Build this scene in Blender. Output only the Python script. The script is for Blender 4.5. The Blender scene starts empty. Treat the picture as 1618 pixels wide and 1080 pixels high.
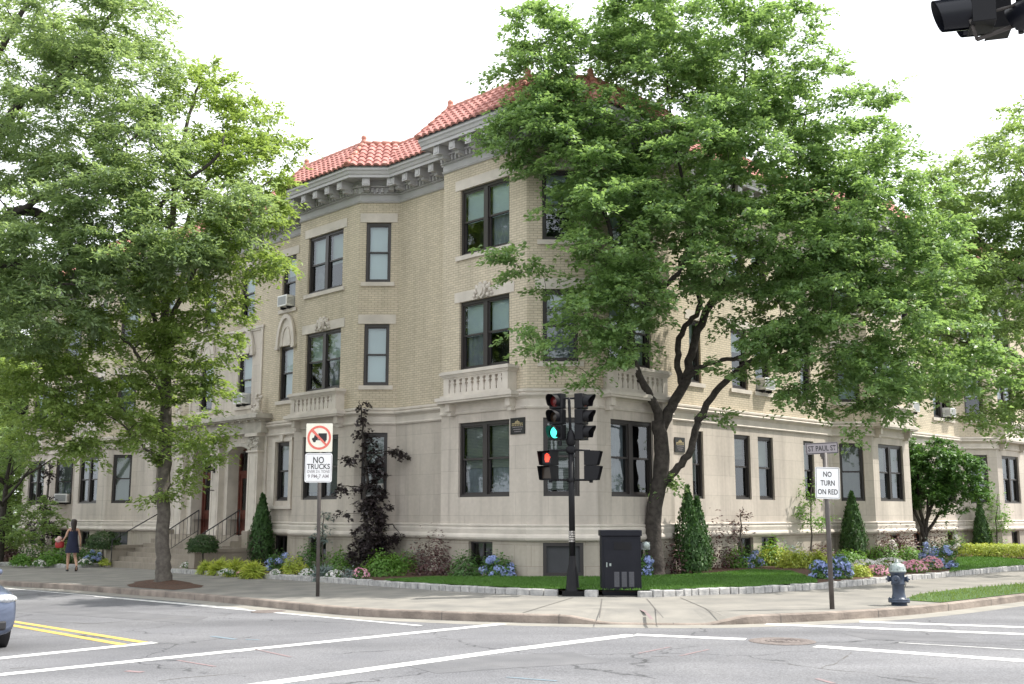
import bpy, bmesh, math, random
import numpy as np
from math import sin, cos, tan, atan, atan2, radians, pi, sqrt
from mathutils import Vector, Matrix
from mathutils.geometry import tessellate_polygon
random.seed(7); RNG = np.random.default_rng(7)
S = bpy.context.scene
COL = S.collection
# ------------------------------------------------------------ camera
F_ = 1690.; HY = 812.; PT = atan((HY-540)/F_); CH = 1.9
cd = bpy.data.cameras.new('camera'); cam = bpy.data.objects.new('camera', cd); COL.objects.link(cam)
cam.location = (0, 0, CH); cam.rotation_euler = (pi/2+PT, 0, 0)
cd.sensor_width = 36; cd.lens = F_/1618*36; cd.clip_end = 3000; cd.clip_start = .1
S.camera = cam
# ------------------------------------------------------------ sky and sun
SUN_EL = radians(56); SUN_DIR = Vector((1, .17, 0)).normalized()
w = bpy.data.worlds.new("World"); S.world = w; w.use_nodes = True
nt = w.node_tree; bg = nt.nodes['Background']; bg.inputs[1].default_value = .15
sky = nt.nodes.new('ShaderNodeTexSky'); sky.sky_type = 'NISHITA'; sky.sun_disc = False
sky.sun_elevation = SUN_EL; sky.sun_rotation = atan2(SUN_DIR.x, SUN_DIR.y)
sky.air_density = 1.5; sky.dust_density = 4
mx = nt.nodes.new('ShaderNodeMix'); mx.data_type = 'RGBA'; mx.inputs[0].default_value = .82
nz = nt.nodes.new('ShaderNodeTexNoise'); nz.inputs['Scale'].default_value = 2.2; nz.inputs['Detail'].default_value = 5
rp = nt.nodes.new('ShaderNodeMapRange'); rp.inputs[3].default_value = .78; rp.inputs[4].default_value = .95
nt.links.new(nz.outputs[0], rp.inputs[0]); nt.links.new(rp.outputs[0], mx.inputs[0])
tc = nt.nodes.new('ShaderNodeTexCoord'); nt.links.new(tc.outputs['Generated'], nz.inputs['Vector'])
nt.links.new(sky.outputs[0], mx.inputs[6]); mx.inputs[7].default_value = (8.9, 9.1, 9.4, 1)
nt.links.new(mx.outputs[2], bg.inputs[0])
sd = bpy.data.lights.new('sun', 'SUN'); sd.energy = 4.5; sd.angle = radians(.6); sd.color = (1, .95, .87)
sun = bpy.data.objects.new('sun', sd); COL.objects.link(sun)
sv = Vector((SUN_DIR.x*cos(SUN_EL), SUN_DIR.y*cos(SUN_EL), sin(SUN_EL)))
sun.rotation_euler = sv.to_track_quat('Z', 'Y').to_euler(); sun.location = (20, -5, 40)
S.view_settings.view_transform = 'Standard'; S.view_settings.look = 'None'
S.view_settings.exposure = .57; S.view_settings.gamma = 1
S.cycles.max_bounces = 12; S.cycles.diffuse_bounces = 6; S.cycles.transmission_bounces = 8; S.cycles.transparent_max_bounces = 12
# ------------------------------------------------------------ measuring helpers
GS = .016
def gz(x): return GS*min(x, 0)
def ray(px, py):
    u = px-809; v = 540-py
    return (u, F_*cos(PT)-v*sin(PT), F_*sin(PT)+v*cos(PT))
def G(px, py, b=0.):          # ground point (x, y) for a level b above the road
    r = ray(px, py); k = (b-CH)/r[2]
    if r[0]*k < 0: k = (b-CH)/(r[2]-GS*r[0])
    return (r[0]*k, r[1]*k)
def W(px, py, Y):             # point at distance Y ahead
    r = ray(px, py); k = Y/r[1]
    return Vector((r[0]*k, Y, CH+r[2]*k))
# ------------------------------------------------------------ materials
def _mat(name):
    m = bpy.data.materials.new(name); m.use_nodes = True
    n = m.node_tree.nodes; return m, n, m.node_tree.links, n['Principled BSDF']
def mat(name, c, rough=.7, var=.12, scale=3., bump=0., bscale=40., metal=0., spec=.5, c2=None):
    m, n, l, b = _mat(name)
    b.inputs['Roughness'].default_value = rough; b.inputs['Metallic'].default_value = metal
    b.inputs['Specular IOR Level'].default_value = spec
    t = n.new('ShaderNodeTexCoord')
    nz = n.new('ShaderNodeTexNoise'); nz.inputs['Scale'].default_value = scale; nz.inputs['Detail'].default_value = 6
    l.new(t.outputs['Object'], nz.inputs['Vector'])
    r = n.new('ShaderNodeValToRGB'); r.color_ramp.elements[0].position = .3; r.color_ramp.elements[1].position = .7
    ca = tuple(x*(1-var) for x in c); cb = tuple(min(1, x*(1+var)) for x in c)
    if c2: ca, cb = c, c2
    r.color_ramp.elements[0].color = (*ca, 1); r.color_ramp.elements[1].color = (*cb, 1)
    l.new(nz.outputs[0], r.inputs[0]); l.new(r.outputs[0], b.inputs['Base Color'])
    if bump:
        n2 = n.new('ShaderNodeTexNoise'); n2.inputs['Scale'].default_value = bscale; n2.inputs['Detail'].default_value = 4
        l.new(t.outputs['Object'], n2.inputs['Vector'])
        bp = n.new('ShaderNodeBump'); bp.inputs['Strength'].default_value = bump; bp.inputs['Distance'].default_value = .02
        l.new(n2.outputs[0], bp.inputs['Height']); l.new(bp.outputs[0], b.inputs['Normal'])
    return m
def emis(name, c, s):
    m, n, l, b = _mat(name); b.inputs['Base Color'].default_value = (*c, 1)
    b.inputs['Emission Color'].default_value = (*c, 1); b.inputs['Emission Strength'].default_value = s; return m
def masonry(name, c1, c2, cm, bw, bh, mortar, stain, off=.5, bump=.4):
    m, n, l, b = _mat(name); b.inputs['Roughness'].default_value = .85; b.inputs['Specular IOR Level'].default_value = .25
    uv = n.new('ShaderNodeUVMap')
    br = n.new('ShaderNodeTexBrick'); br.inputs['Scale'].default_value = 1; br.offset = off
    br.inputs['Brick Width'].default_value = bw; br.inputs['Row Height'].default_value = bh
    br.inputs['Mortar Size'].default_value = mortar; br.inputs['Mortar Smooth'].default_value = .3; br.inputs['Bias'].default_value = 0
    br.inputs['Color1'].default_value = (*c1, 1); br.inputs['Color2'].default_value = (*c2, 1); br.inputs['Mortar'].default_value = (*cm, 1)
    l.new(uv.outputs[0], br.inputs['Vector'])
    t = n.new('ShaderNodeTexCoord')
    mp = n.new('ShaderNodeMapping'); mp.inputs['Scale'].default_value = (1, 1, .22); l.new(t.outputs['Object'], mp.inputs[0])
    nz = n.new('ShaderNodeTexNoise'); nz.inputs['Scale'].default_value = 1.1; nz.inputs['Detail'].default_value = 7; l.new(mp.outputs[0], nz.inputs['Vector'])
    rr = n.new('ShaderNodeMapRange'); rr.inputs[1].default_value = .35; rr.inputs[2].default_value = .72; rr.inputs[3].default_value = 1; rr.inputs[4].default_value = 1-stain
    l.new(nz.outputs[0], rr.inputs[0])
    n3 = n.new('ShaderNodeTexNoise'); n3.inputs['Scale'].default_value = 9; n3.inputs['Detail'].default_value = 5; l.new(t.outputs['Object'], n3.inputs['Vector'])
    r3 = n.new('ShaderNodeMapRange'); r3.inputs[3].default_value = .88; r3.inputs[4].default_value = 1.1; l.new(n3.outputs[0], r3.inputs[0])
    m4 = n.new('ShaderNodeMapping'); m4.inputs['Scale'].default_value = (3.2, 3.2, .13); l.new(t.outputs['Object'], m4.inputs[0])
    n4 = n.new('ShaderNodeTexNoise'); n4.inputs['Scale'].default_value = 1.4; n4.inputs['Detail'].default_value = 4; l.new(m4.outputs[0], n4.inputs['Vector'])
    r4 = n.new('ShaderNodeMapRange'); r4.inputs[1].default_value = .52; r4.inputs[2].default_value = .72; r4.inputs[3].default_value = 1; r4.inputs[4].default_value = 1-stain*.6; l.new(n4.outputs[0], r4.inputs[0])
    m5 = n.new('ShaderNodeMath'); m5.operation = 'MULTIPLY'; l.new(rr.outputs[0], m5.inputs[0]); l.new(r4.outputs[0], m5.inputs[1]); rr = m5
    mm = n.new('ShaderNodeMath'); mm.operation = 'MULTIPLY'; l.new(rr.outputs[0], mm.inputs[0]); l.new(r3.outputs[0], mm.inputs[1])
    mu = n.new('ShaderNodeVectorMath'); mu.operation = 'SCALE'; l.new(br.outputs[0], mu.inputs[0]); l.new(mm.outputs[0], mu.inputs['Scale'])
    l.new(mu.outputs[0], b.inputs['Base Color'])
    bp = n.new('ShaderNodeBump'); bp.inputs['Strength'].default_value = bump; bp.inputs['Distance'].default_value = .006; bp.invert = True
    l.new(br.outputs['Fac'], bp.inputs['Height']); l.new(bp.outputs[0], b.inputs['Normal'])
    return m
def leafmat(name, c, c2, trans=.35, rough=.42, nscale=.8, spec=.5):
    m, n, l, b = _mat(name); b.inputs['Roughness'].default_value = rough; b.inputs['Specular IOR Level'].default_value = spec
    g = n.new('ShaderNodeNewGeometry'); t = n.new('ShaderNodeTexCoord')
    nz = n.new('ShaderNodeTexNoise'); nz.inputs['Scale'].default_value = nscale; nz.inputs['Detail'].default_value = 3
    l.new(t.outputs['Object'], nz.inputs['Vector'])
    a = n.new('ShaderNodeMath'); a.operation = 'MULTIPLY_ADD'; a.inputs[1].default_value = .55
    l.new(g.outputs['Random Per Island'], a.inputs[0])
    s2 = n.new('ShaderNodeMath'); s2.operation = 'MULTIPLY_ADD'; s2.inputs[1].default_value = 1.3; s2.inputs[2].default_value = -.42
    l.new(nz.outputs[0], s2.inputs[0]); l.new(s2.outputs[0], a.inputs[2])
    r = n.new('ShaderNodeValToRGB'); r.color_ramp.elements[0].color = (*c, 1); r.color_ramp.elements[1].color = (*c2, 1)
    l.new(a.outputs[0], r.inputs[0]); l.new(r.outputs[0], b.inputs['Base Color'])
    tr = n.new('ShaderNodeBsdfTranslucent'); hs = n.new('ShaderNodeMix'); hs.data_type = 'RGBA'; hs.inputs[0].default_value = .5
    l.new(r.outputs[0], hs.inputs[6]); hs.inputs[7].default_value = (c2[0]*1.5, c2[1]*1.5, c2[2]*.6, 1); l.new(hs.outputs[2], tr.inputs[0])
    ms = n.new('ShaderNodeMixShader'); ms.inputs[0].default_value = trans
    l.new(b.outputs[0], ms.inputs[1]); l.new(tr.outputs[0], ms.inputs[2])
    l.new(ms.outputs[0], n['Material Output'].inputs[0]); return m
def glassmat(name):
    m, n, l, b = _mat(name)
    gl = n.new('ShaderNodeBsdfGlossy'); gl.inputs['Roughness'].default_value = .03; gl.inputs[0].default_value = (.9, .95, 1, 1)
    tr = n.new('ShaderNodeBsdfTransparent'); tr.inputs[0].default_value = (.72, .78, .78, 1)
    lw = n.new('ShaderNodeLayerWeight'); lw.inputs[0].default_value = .35
    mr = n.new('ShaderNodeMapRange'); mr.inputs[3].default_value = .06; mr.inputs[4].default_value = .8
    ms = n.new('ShaderNodeMixShader'); l.new(lw.outputs['Fresnel'], mr.inputs[0]); l.new(mr.outputs[0], ms.inputs[0])
    l.new(tr.outputs[0], ms.inputs[1]); l.new(gl.outputs[0], ms.inputs[2]); l.new(ms.outputs[0], n['Material Output'].inputs[0]); return m
M = {}
M['brick'] = masonry('buff_brick', (.64, .56, .43), (.555, .485, .37), (.40, .35, .275), .21, .072, .010, .18)
M['stone'] = masonry('limestone_blocks', (.60, .54, .475), (.555, .50, .44), (.42, .38, .33), 1.35, .62, .006, .28, bump=.2)
M['base'] = masonry('limestone_base', (.48, .43, .36), (.43, .39, .33), (.33, .29, .24), .95, .55, .008, .30, bump=.3)
M['trim'] = mat('limestone_trim', (.565, .515, .455), .8, .13, 2.2, .25, 25)
M['trim_worn'] = mat('limestone_trim_weathered', (.45, .42, .37), .85, .25, 2.6, .4, 20)
M['cornice'] = mat('grey_painted_cornice', (.43, .42, .425), .6, .08, 2)
M['brown'] = mat('bronze_window_frame', (.033, .028, .027), .45, .1, 2)
M['glass'] = glassmat('window_glass')
M['blind'] = mat('white_roller_blind', (.66, .74, .74), .8, .05, 1)
M['blind2'] = mat('grey_curtain', (.28, .30, .33), .9, .15, 4)
M['dark'] = mat('dark_interior', (.02, .02, .022), .9, .2, 1)
M['screen'] = mat('dark_insect_screen', (.045, .047, .052), .7, .1, 3)
M['tile'] = mat('clay_roof_tile', (.36, .15, .13), .7, 0, 4.5, .3, 30, c2=(.60, .30, .265), spec=.3)
M['tilecap'] = mat('clay_ridge_tile', (.48, .20, .15), .6, .25, 6)
M['roofing'] = mat('flat_roof_membrane', (.12, .12, .12), .9)
M['white'] = mat('white_painted_metal', (.78, .78, .76), .45, .04, 4)
M['acgrille'] = mat('grey_grille', (.30, .31, .31), .6, .1, 30)
M['door'] = mat('mahogany_door', (.105, .028, .018), .4, .3, 6)
M['iron'] = mat('black_iron', (.018, .018, .02), .45, .1, 4)
M['globe'] = mat('opal_glass_globe', (.85, .85, .85), .25, .02, 4)
M['signwhite'] = mat('white_sign_face', (.80, .80, .80), .4, .03, 8)
M['signcream'] = mat('cream_sign_face', (.80, .78, .66), .4, .03, 8)
M['signred'] = mat('faded_red_paint', (.72, .16, .12), .5, .1, 20)
M['signblack'] = mat('black_paint', (.015, .015, .017), .5, .1, 20)
M['plaque'] = mat('black_plaque', (.012, .012, .012), .35, .1, 20)
M['gold'] = mat('gold_lettering', (.38, .31, .17), .4, .1, 20)
M['pole'] = mat('weathered_brown_steel', (.075, .065, .06), .55, .25, 6)
M['street'] = mat('grey_street_sign', (.27, .245, .255), .5, .08, 8)
M['asphalt'] = None
def asphalt():
    m, n, l, b = _mat('worn_asphalt'); b.inputs['Roughness'].default_value = .85; b.inputs['Specular IOR Level'].default_value = .3
    t = n.new('ShaderNodeTexCoord')
    a = n.new('ShaderNodeTexNoise'); a.inputs['Scale'].default_value = .35; a.inputs['Detail'].default_value = 8; a.inputs['Roughness'].default_value = .65
    f = n.new('ShaderNodeTexNoise'); f.inputs['Scale'].default_value = 45; f.inputs['Detail'].default_value = 3
    v = n.new('ShaderNodeTexVoronoi'); v.feature = 'DISTANCE_TO_EDGE'; v.inputs['Scale'].default_value = .27
    wv = n.new('ShaderNodeTexNoise'); wv.inputs['Scale'].default_value = 2.5; wv.inputs['Detail'].default_value = 5
    ad = n.new('ShaderNodeVectorMath'); ad.operation = 'MULTIPLY_ADD'; ad.inputs[1].default_value = (.7, .7, 0)
    l.new(t.outputs['Object'], wv.inputs['Vector']); l.new(wv.outputs['Color'], ad.inputs[0]); l.new(t.outputs['Object'], ad.inputs[2]); l.new(ad.outputs[0], v.inputs['Vector'])
    for q in (a, f): l.new(t.outputs['Object'], q.inputs['Vector'])
    r = n.new('ShaderNodeValToRGB'); r.color_ramp.elements[0].position = .3; r.color_ramp.elements[1].position = .72
    r.color_ramp.elements[0].color = (.138, .140, .152, 1); r.color_ramp.elements[1].color = (.205, .206, .215, 1)
    l.new(a.outputs[0], r.inputs[0])
    fr = n.new('ShaderNodeMapRange'); fr.inputs[1].default_value = .3; fr.inputs[2].default_value = .7; fr.inputs[3].default_value = .66; fr.inputs[4].default_value = 1.28; l.new(f.outputs[0], fr.inputs[0])
    cr = n.new('ShaderNodeMapRange'); cr.inputs[1].default_value = .002; cr.inputs[2].default_value = .007; cr.inputs[3].default_value = .45; cr.inputs[4].default_value = 1; l.new(v.outputs['Distance'], cr.inputs[0])
    # cracks only in patches
    pm = n.new('ShaderNodeMapRange'); pm.inputs[1].default_value = .44; pm.inputs[2].default_value = .54; l.new(a.outputs[0], pm.inputs[0])
    cm = n.new('ShaderNodeMath'); cm.operation = 'MAXIMUM'; l.new(cr.outputs[0], cm.inputs[0]); l.new(pm.outputs[0], cm.inputs[1])
    m1 = n.new('ShaderNodeMath'); m1.operation = 'MULTIPLY'; l.new(fr.outputs[0], m1.inputs[0]); l.new(cm.outputs[0], m1.inputs[1])
    ln = n.new('ShaderNodeTexNoise'); ln.inputs['Scale'].default_value = 1; ln.inputs['Detail'].default_value = 3
    mp = n.new('ShaderNodeMapping'); mp.inputs['Rotation'].default_value = (0, 0, radians(45)); mp.inputs['Scale'].default_value = (.09, .75, 1)
    l.new(t.outputs['Object'], mp.inputs[0]); l.new(mp.outputs[0], ln.inputs['Vector'])
    lr = n.new('ShaderNodeMapRange'); lr.inputs[1].default_value = .35; lr.inputs[2].default_value = .65; lr.inputs[3].default_value = .80; lr.inputs[4].default_value = 1.08; l.new(ln.outputs[0], lr.inputs[0])
    m2 = n.new('ShaderNodeMath'); m2.operation = 'MULTIPLY'; l.new(m1.outputs[0], m2.inputs[0]); l.new(lr.outputs[0], m2.inputs[1]); m1 = m2
    sc = n.new('ShaderNodeVectorMath'); sc.operation = 'SCALE'; l.new(r.outputs[0], sc.inputs[0]); l.new(m1.outputs[0], sc.inputs['Scale'])
    l.new(sc.outputs[0], b.inputs['Base Color'])
    bp = n.new('ShaderNodeBump'); bp.inputs['Strength'].default_value = .35; bp.inputs['Distance'].default_value = .01
    l.new(f.outputs[0], bp.inputs['Height']); l.new(bp.outputs[0], b.inputs['Normal']); return m
M['asphalt'] = asphalt()
M['concrete'] = mat('sidewalk_concrete', (.165, .16, .148), .9, 0, 1.3, .4, 60, c2=(.265, .25, .222))
M['joint'] = mat('sidewalk_joint', (.115, .108, .10), .9)
M['kerbstone'] = mat('granite_kerbstone', (.15, .125, .108), .9, 0, 2.6, .8, 22, c2=(.32, .27, .23))
M['cobble'] = mat('granite_cobble', (.27, .27, .27), .85, 0, 7, .6, 25, c2=(.50, .49, .47))
M['paint'] = mat('white_road_paint', (.52, .52, .51), .6, 0, 7, .3, 45, c2=(.82, .82, .81))
M['paintworn'] = mat('worn_white_road_paint', (.30, .30, .30), .7, 0, 6, c2=(.70, .70, .69))
M['yellow'] = mat('yellow_road_paint', (.45, .32, .09), .6, 0, 7, c2=(.66, .47, .13))
M['spray_red'] = mat('faded_red_spray_paint', (.17, .165, .17), .85, 0, 9, c2=(.28, .17, .175))
M['spray_blue'] = mat('faded_blue_spray_paint', (.16, .175, .19), .85, 0, 9, c2=(.17, .24, .29))
M['mulch'] = mat('brown_mulch', (.05, .028, .018), .95, 0, 14, 1., 60, c2=(.13, .065, .04))
M['soil'] = mat('distant_ground', (.05, .08, .03), .95, .3, .3)
M['grass'] = mat('lawn_turf', (.035, .075, .012), .9, 0, 3, .6, 90, c2=(.06, .125, .02))
M['bark'] = mat('dark_grey_bark', (.028, .023, .020), .95, 0, 9, 1., 18, c2=(.070, .060, .052))
M['bark2'] = mat('light_grey_bark', (.07, .060, .052), .95, 0, 9, .8, 18, c2=(.14, .125, .105))
M['manhole'] = mat('rusty_cast_iron', (.11, .092, .085), .75, 0, 12, .6, 40, c2=(.20, .17, .16))
M['blade'] = leafmat('grass_blades', (.05, .125, .018), (.11, .24, .04), .3, .6)
M['bladeyel'] = leafmat('dry_grass_blades', (.10, .17, .035), (.20, .28, .07), .3, .6)
M['elm'] = leafmat('elm_leaves', (.105, .19, .082), (.275, .41, .178), .52, .38)
M['maple'] = leafmat('maple_leaves', (.125, .20, .07), (.34, .45, .15), .52, .4)
M['oak'] = leafmat('oak_leaves', (.13, .205, .11), (.34, .45, .24), .52, .33)
M['far'] = leafmat('far_tree_leaves', (.12, .20, .08), (.32, .44, .19), .52, .4)
M['arbor'] = leafmat('arborvitae_foliage', (.015, .05, .012), (.075, .17, .04), .2, .6, 3)
M['topi'] = leafmat('juniper_foliage', (.015, .05, .015), (.07, .13, .03), .2, .6, 3)
M['purple'] = leafmat('purple_beech_leaves', (.018, .013, .014), (.075, .06, .062), .12, .4, 3, .35)
M['shrub'] = leafmat('shrub_leaves', (.045, .12, .03), (.13, .26, .07), .3, .5, 3)
M['lime'] = leafmat('lime_green_leaves', (.25, .36, .05), (.56, .60, .13), .35, .5, 3)
M['fresh'] = leafmat('fresh_green_leaves', (.07, .19, .03), (.20, .36, .07), .35, .5, 3)
M['maroon'] = leafmat('maroon_leaves', (.045, .022, .025), (.15, .075, .07), .2, .5, 3)
M['bluegrey'] = leafmat('blue_grey_leaves', (.10, .14, .14), (.24, .30, .29), .2, .6, 3)
M['f_blue'] = leafmat('blue_hydrangea_petals', (.18, .24, .55), (.42, .50, .80), .2, .7, 5)
M['f_white'] = leafmat('white_petals', (.62, .60, .62), (.82, .80, .82), .2, .7, 5)
M['f_pink'] = leafmat('pink_petals', (.62, .20, .34), (.80, .48, .56), .2, .7, 5)
M['cabinet'] = mat('dark_blue_black_paint', (.007, .008, .013), .55, 0, 2.5, spec=.2, c2=(.013, .014, .02))
M['cabinet2'] = mat('grey_vent_metal', (.06, .063, .075), .5, .15, 30)
M['hydblue'] = mat('slate_blue_hydrant_paint', (.035, .05, .08), .4, .25, 12)
M['hydtop'] = mat('silver_hydrant_bonnet', (.26, .30, .29), .45, .3, 12, metal=.4)
M['signal'] = mat('black_signal_housing', (.006, .006, .008), .5, .1, 5, spec=.25)
M['signal_sheen'] = mat('semi_gloss_black_visor', (.008, .009, .014), .35, .1, 5, spec=.35)
M['lensred'] = mat('unlit_red_lens', (.12, .01, .01), .3)
M['lensdark'] = mat('unlit_dark_lens', (.03, .018, .01), .3)
M['green_on'] = emis('lit_green_lens', (.06, .85, .60), 1.5)
M['red_on'] = emis('lit_red_hand', (1., .06, .03), 1.3)
M['skin'] = mat('skin', (.50, .30, .21), .55, .06, 20)
M['dress'] = mat('navy_dress', (.012, .016, .045), .8, .3, 8)
M['hair'] = mat('dark_brown_hair', (.022, .013, .010), .5, .3, 40)
M['shoe'] = mat('black_shoe', (.012, .012, .012), .5)
M['bag'] = mat('red_bag', (.38, .03, .03), .5, .15, 9)
M['bag2'] = mat('pale_pink_cloth', (.60, .42, .40), .8, .2, 18)
M['carpaint'] = mat('silver_blue_car_paint', (.13, .155, .22), .25, .03, 2, metal=.5)
M['carsilver'] = mat('silver_car_paint', (.42, .42, .43), .25, .03, 2, metal=.5)
M['carglass'] = mat('dark_car_glass', (.015, .02, .022), .05, .05, 2)
M['rubber'] = mat('tyre_rubber', (.015, .015, .015), .85, .1, 5)
M['rim'] = mat('alloy_rim', (.45, .45, .46), .3, .05, 5, metal=.8)
M['headlamp'] = mat('clear_headlamp', (.22, .23, .25), .08, 0, 22, c2=(.62, .64, .66))
M['tail'] = mat('red_tail_lamp', (.45, .02, .02), .2)
M['amber'] = mat('amber_marker_lens', (.65, .28, .10), .2)
# ------------------------------------------------------------ mesh building
ORG = {}
def tag(o, label=None, cat=None, group=None, kind=None):
    if label: o['label'] = label
    if cat: o['category'] = cat
    if group: o['group'] = group
    if kind: o['kind'] = kind
    return o
def thing(name, loc, label, cat, group=None):
    o = bpy.data.objects.new(name, None); COL.objects.link(o); o.location = loc; o.empty_display_size = .2
    ORG[o.name] = Vector(loc); return tag(o, label, cat, group)
def org(o):
    return ORG.get(o.name, Vector((0, 0, 0)))
def link(name, me, parent=None, world_org=None):
    o = bpy.data.objects.new(name, me); COL.objects.link(o)
    if parent is not None:
        o.parent = parent; ORG[o.name] = org(parent)
        if ORG[o.name].length > 0: me.transform(Matrix.Translation(-ORG[o.name]))
    else:
        if len(me.vertices):
            co = np.empty(len(me.vertices)*3); me.vertices.foreach_get('co', co); co = co.reshape(-1, 3)
            c = Vector(((co[:, 0].min()+co[:, 0].max())/2, (co[:, 1].min()+co[:, 1].max())/2, co[:, 2].min()))
            me.transform(Matrix.Translation(-c)); o.location = c; ORG[o.name] = c
    return o
def copy_tree(o, parent=None):
    c = o.copy(); COL.objects.link(c); c.parent = parent
    for ch in [x for x in CH_.get(o.name, [])]:
        copy_tree(ch, c)
    return c
CH_ = {}
def snapshot(root):
    for ch in root.children: snapshot(ch)
    CH_[root.name] = list(root.children)
class MB:
    def __init__(s): s.v = []; s.f = []; s.m = []; s.uv = []; s.sm = []
    def face(s, pts, mi=0, uv=None, smooth=False):
        b = len(s.v); s.v += [tuple(p) for p in pts]; s.f.append(tuple(range(b, b+len(pts)))); s.m.append(mi); s.uv.append(uv); s.sm.append(smooth)
    def box(s, a, b, mi=0, T=None):
        P = [Vector((x, y, z)) for x in (a[0], b[0]) for y in (a[1], b[1]) for z in (a[2], b[2])]
        if T is not None: P = [T @ p for p in P]
        k = len(s.v); s.v += [tuple(p) for p in P]
        for q in ((0, 1, 3, 2), (4, 6, 7, 5), (0, 4, 5, 1), (2, 3, 7, 6), (0, 2, 6, 4), (1, 5, 7, 3)):
            s.f.append(tuple(k+i for i in q)); s.m.append(mi); s.uv.append(None); s.sm.append(False)
    def fbox(s, F, s0, s1, o0, o1, z0, z1, mi=0):
        P = [F.p(a, o, z) for a in (s0, s1) for o in (o0, o1) for z in (z0, z1)]
        k = len(s.v); s.v += [tuple(p) for p in P]
        for q in ((0, 1, 3, 2), (4, 6, 7, 5), (0, 4, 5, 1), (2, 3, 7, 6), (0, 2, 6, 4), (1, 5, 7, 3)):
            s.f.append(tuple(k+i for i in q)); s.m.append(mi); s.uv.append(None); s.sm.append(False)
    def fprism(s, F, poly, o0, o1, mi=0):       # poly of (s, z) extruded along the outward direction
        n = len(poly); k = len(s.v)
        s.v += [tuple(F.p(a, o0, z)) for a, z in poly]+[tuple(F.p(a, o1, z)) for a, z in poly]
        tri = tessellate_polygon([[Vector((a, z, 0)) for a, z in poly]])
        for t in tri:
            s.f.append(tuple(k+n+i for i in t)); s.m.append(mi); s.uv.append(None); s.sm.append(False)
            s.f.append(tuple(k+i for i in t)); s.m.append(mi); s.uv.append(None); s.sm.append(False)
        for i in range(n):
            j = (i+1) % n; s.f.append((k+i, k+j, k+n+j, k+n+i)); s.m.append(mi); s.uv.append(None); s.sm.append(False)
    def tube(s, pts, rad, n=8, mi=0, cap=True, wob=0):
        pts = [Vector(p) for p in pts]
        if not hasattr(rad, '__len__'): rad = [rad]*len(pts)
        k = len(s.v); up = None
        for i, p in enumerate(pts):
            d = (pts[min(i+1, len(pts)-1)]-pts[max(i-1, 0)]).normalized()
            if up is None: up = Vector((0, 0, 1)) if abs(d.z) < .9 else Vector((1, 0, 0))
            a = d.cross(up)
            if a.length < 1e-4: a = d.orthogonal()
            a.normalize(); b = a.cross(d).normalized(); up = b
            for j in range(n):
                t = 2*pi*j/n; r = rad[i]*(1+(random.uniform(-wob, wob) if wob else 0))
                s.v.append(tuple(p+a*(cos(t)*r)+b*(sin(t)*r)))
        for i in range(len(pts)-1):
            for j in range(n):
                j2 = (j+1) % n; s.f.append((k+i*n+j, k+i*n+j2, k+(i+1)*n+j2, k+(i+1)*n+j)); s.m.append(mi); s.uv.append(None); s.sm.append(True)
        if cap:
            s.f.append(tuple(k+j for j in range(n))[::-1]); s.m.append(mi); s.uv.append(None); s.sm.append(False)
            s.f.append(tuple(k+(len(pts)-1)*n+j for j in range(n))); s.m.append(mi); s.uv.append(None); s.sm.append(False)
    def lathe(s, prof, n=16, T=None, mi=0, arc=2*pi):
        T = T or Matrix.Identity(4); k = len(s.v); full = abs(arc-2*pi) < 1e-6
        m = n if full else n+1
        for r, z in prof:
            for j in range(m):
                t = arc*j/n; s.v.append(tuple(T @ Vector((r*cos(t), r*sin(t), z))))
        for i in range(len(prof)-1):
            for j in range(n):
                j2 = (j+1) % m; s.f.append((k+i*m+j, k+i*m+j2, k+(i+1)*m+j2, k+(i+1)*m+j)); s.m.append(mi); s.uv.append(None); s.sm.append(True)
    def build(s, name, mats, parent=None, bevel=0, auto=True):
        me = bpy.data.meshes.new(name); me.from_pydata(s.v, [], s.f)
        if not isinstance(mats, (list, tuple)): mats = [mats]
        for m in mats: me.materials.append(m)
        me.polygons.foreach_set('material_index', s.m); me.polygons.foreach_set('use_smooth', s.sm)
        if any(u is not None for u in s.uv):
            ul = me.uv_layers.new(name='UVMap')
            for pl, u in zip(me.polygons, s.uv):
                if u:
                    for li, q in zip(pl.loop_indices, u): ul.data[li].uv = q
        bm = bmesh.new(); bm.from_mesh(me)
        if len(bm.verts) < 60000: bmesh.ops.remove_doubles(bm, verts=bm.verts, dist=1e-5)
        if auto: bmesh.ops.recalc_face_normals(bm, faces=bm.faces)
        bm.to_mesh(me); bm.free()
        o = link(name, me, parent)
        if bevel:
            b = o.modifiers.new('bevel', 'BEVEL'); b.width = bevel; b.segments = 2; b.limit_method = 'ANGLE'
        return o
class Fr:                        # a vertical wall frame: s along the wall (left to right from outside), o outward
    def __init__(s, P, d):
        s.P = Vector((P[0], P[1], 0)); s.d = Vector((d[0], d[1], 0)).normalized(); s.n = Vector((s.d.y, -s.d.x, 0))
    def p(s, a, o, z): return s.P+s.d*a+s.n*o+Vector((0, 0, z))
def poly_sheet(name, pts, z, m, slope=True, kind='structure', parent=None):
    bm = bmesh.new(); vs = [bm.verts.new((p[0], p[1], 0)) for p in pts]
    for t in tessellate_polygon([[Vector((p[0], p[1], 0)) for p in pts]]):
        try: bm.faces.new([vs[i] for i in t])
        except ValueError: pass
    bmesh.ops.bisect_plane(bm, geom=bm.verts[:]+bm.edges[:]+bm.faces[:], plane_co=(0, 0, 0), plane_no=(1, 0, 0))
    for v in bm.verts: v.co.z = z+(gz(v.co.x) if slope else 0)
    bmesh.ops.recalc_face_normals(bm, faces=bm.faces)
    for f in bm.faces:
        if f.normal.z < 0: f.normal_flip()
    me = bpy.data.meshes.new(name); bm.to_mesh(me); bm.free(); me.materials.append(m)
    o = link(name, me, parent)
    if kind: o['kind'] = kind
    return o
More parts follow.
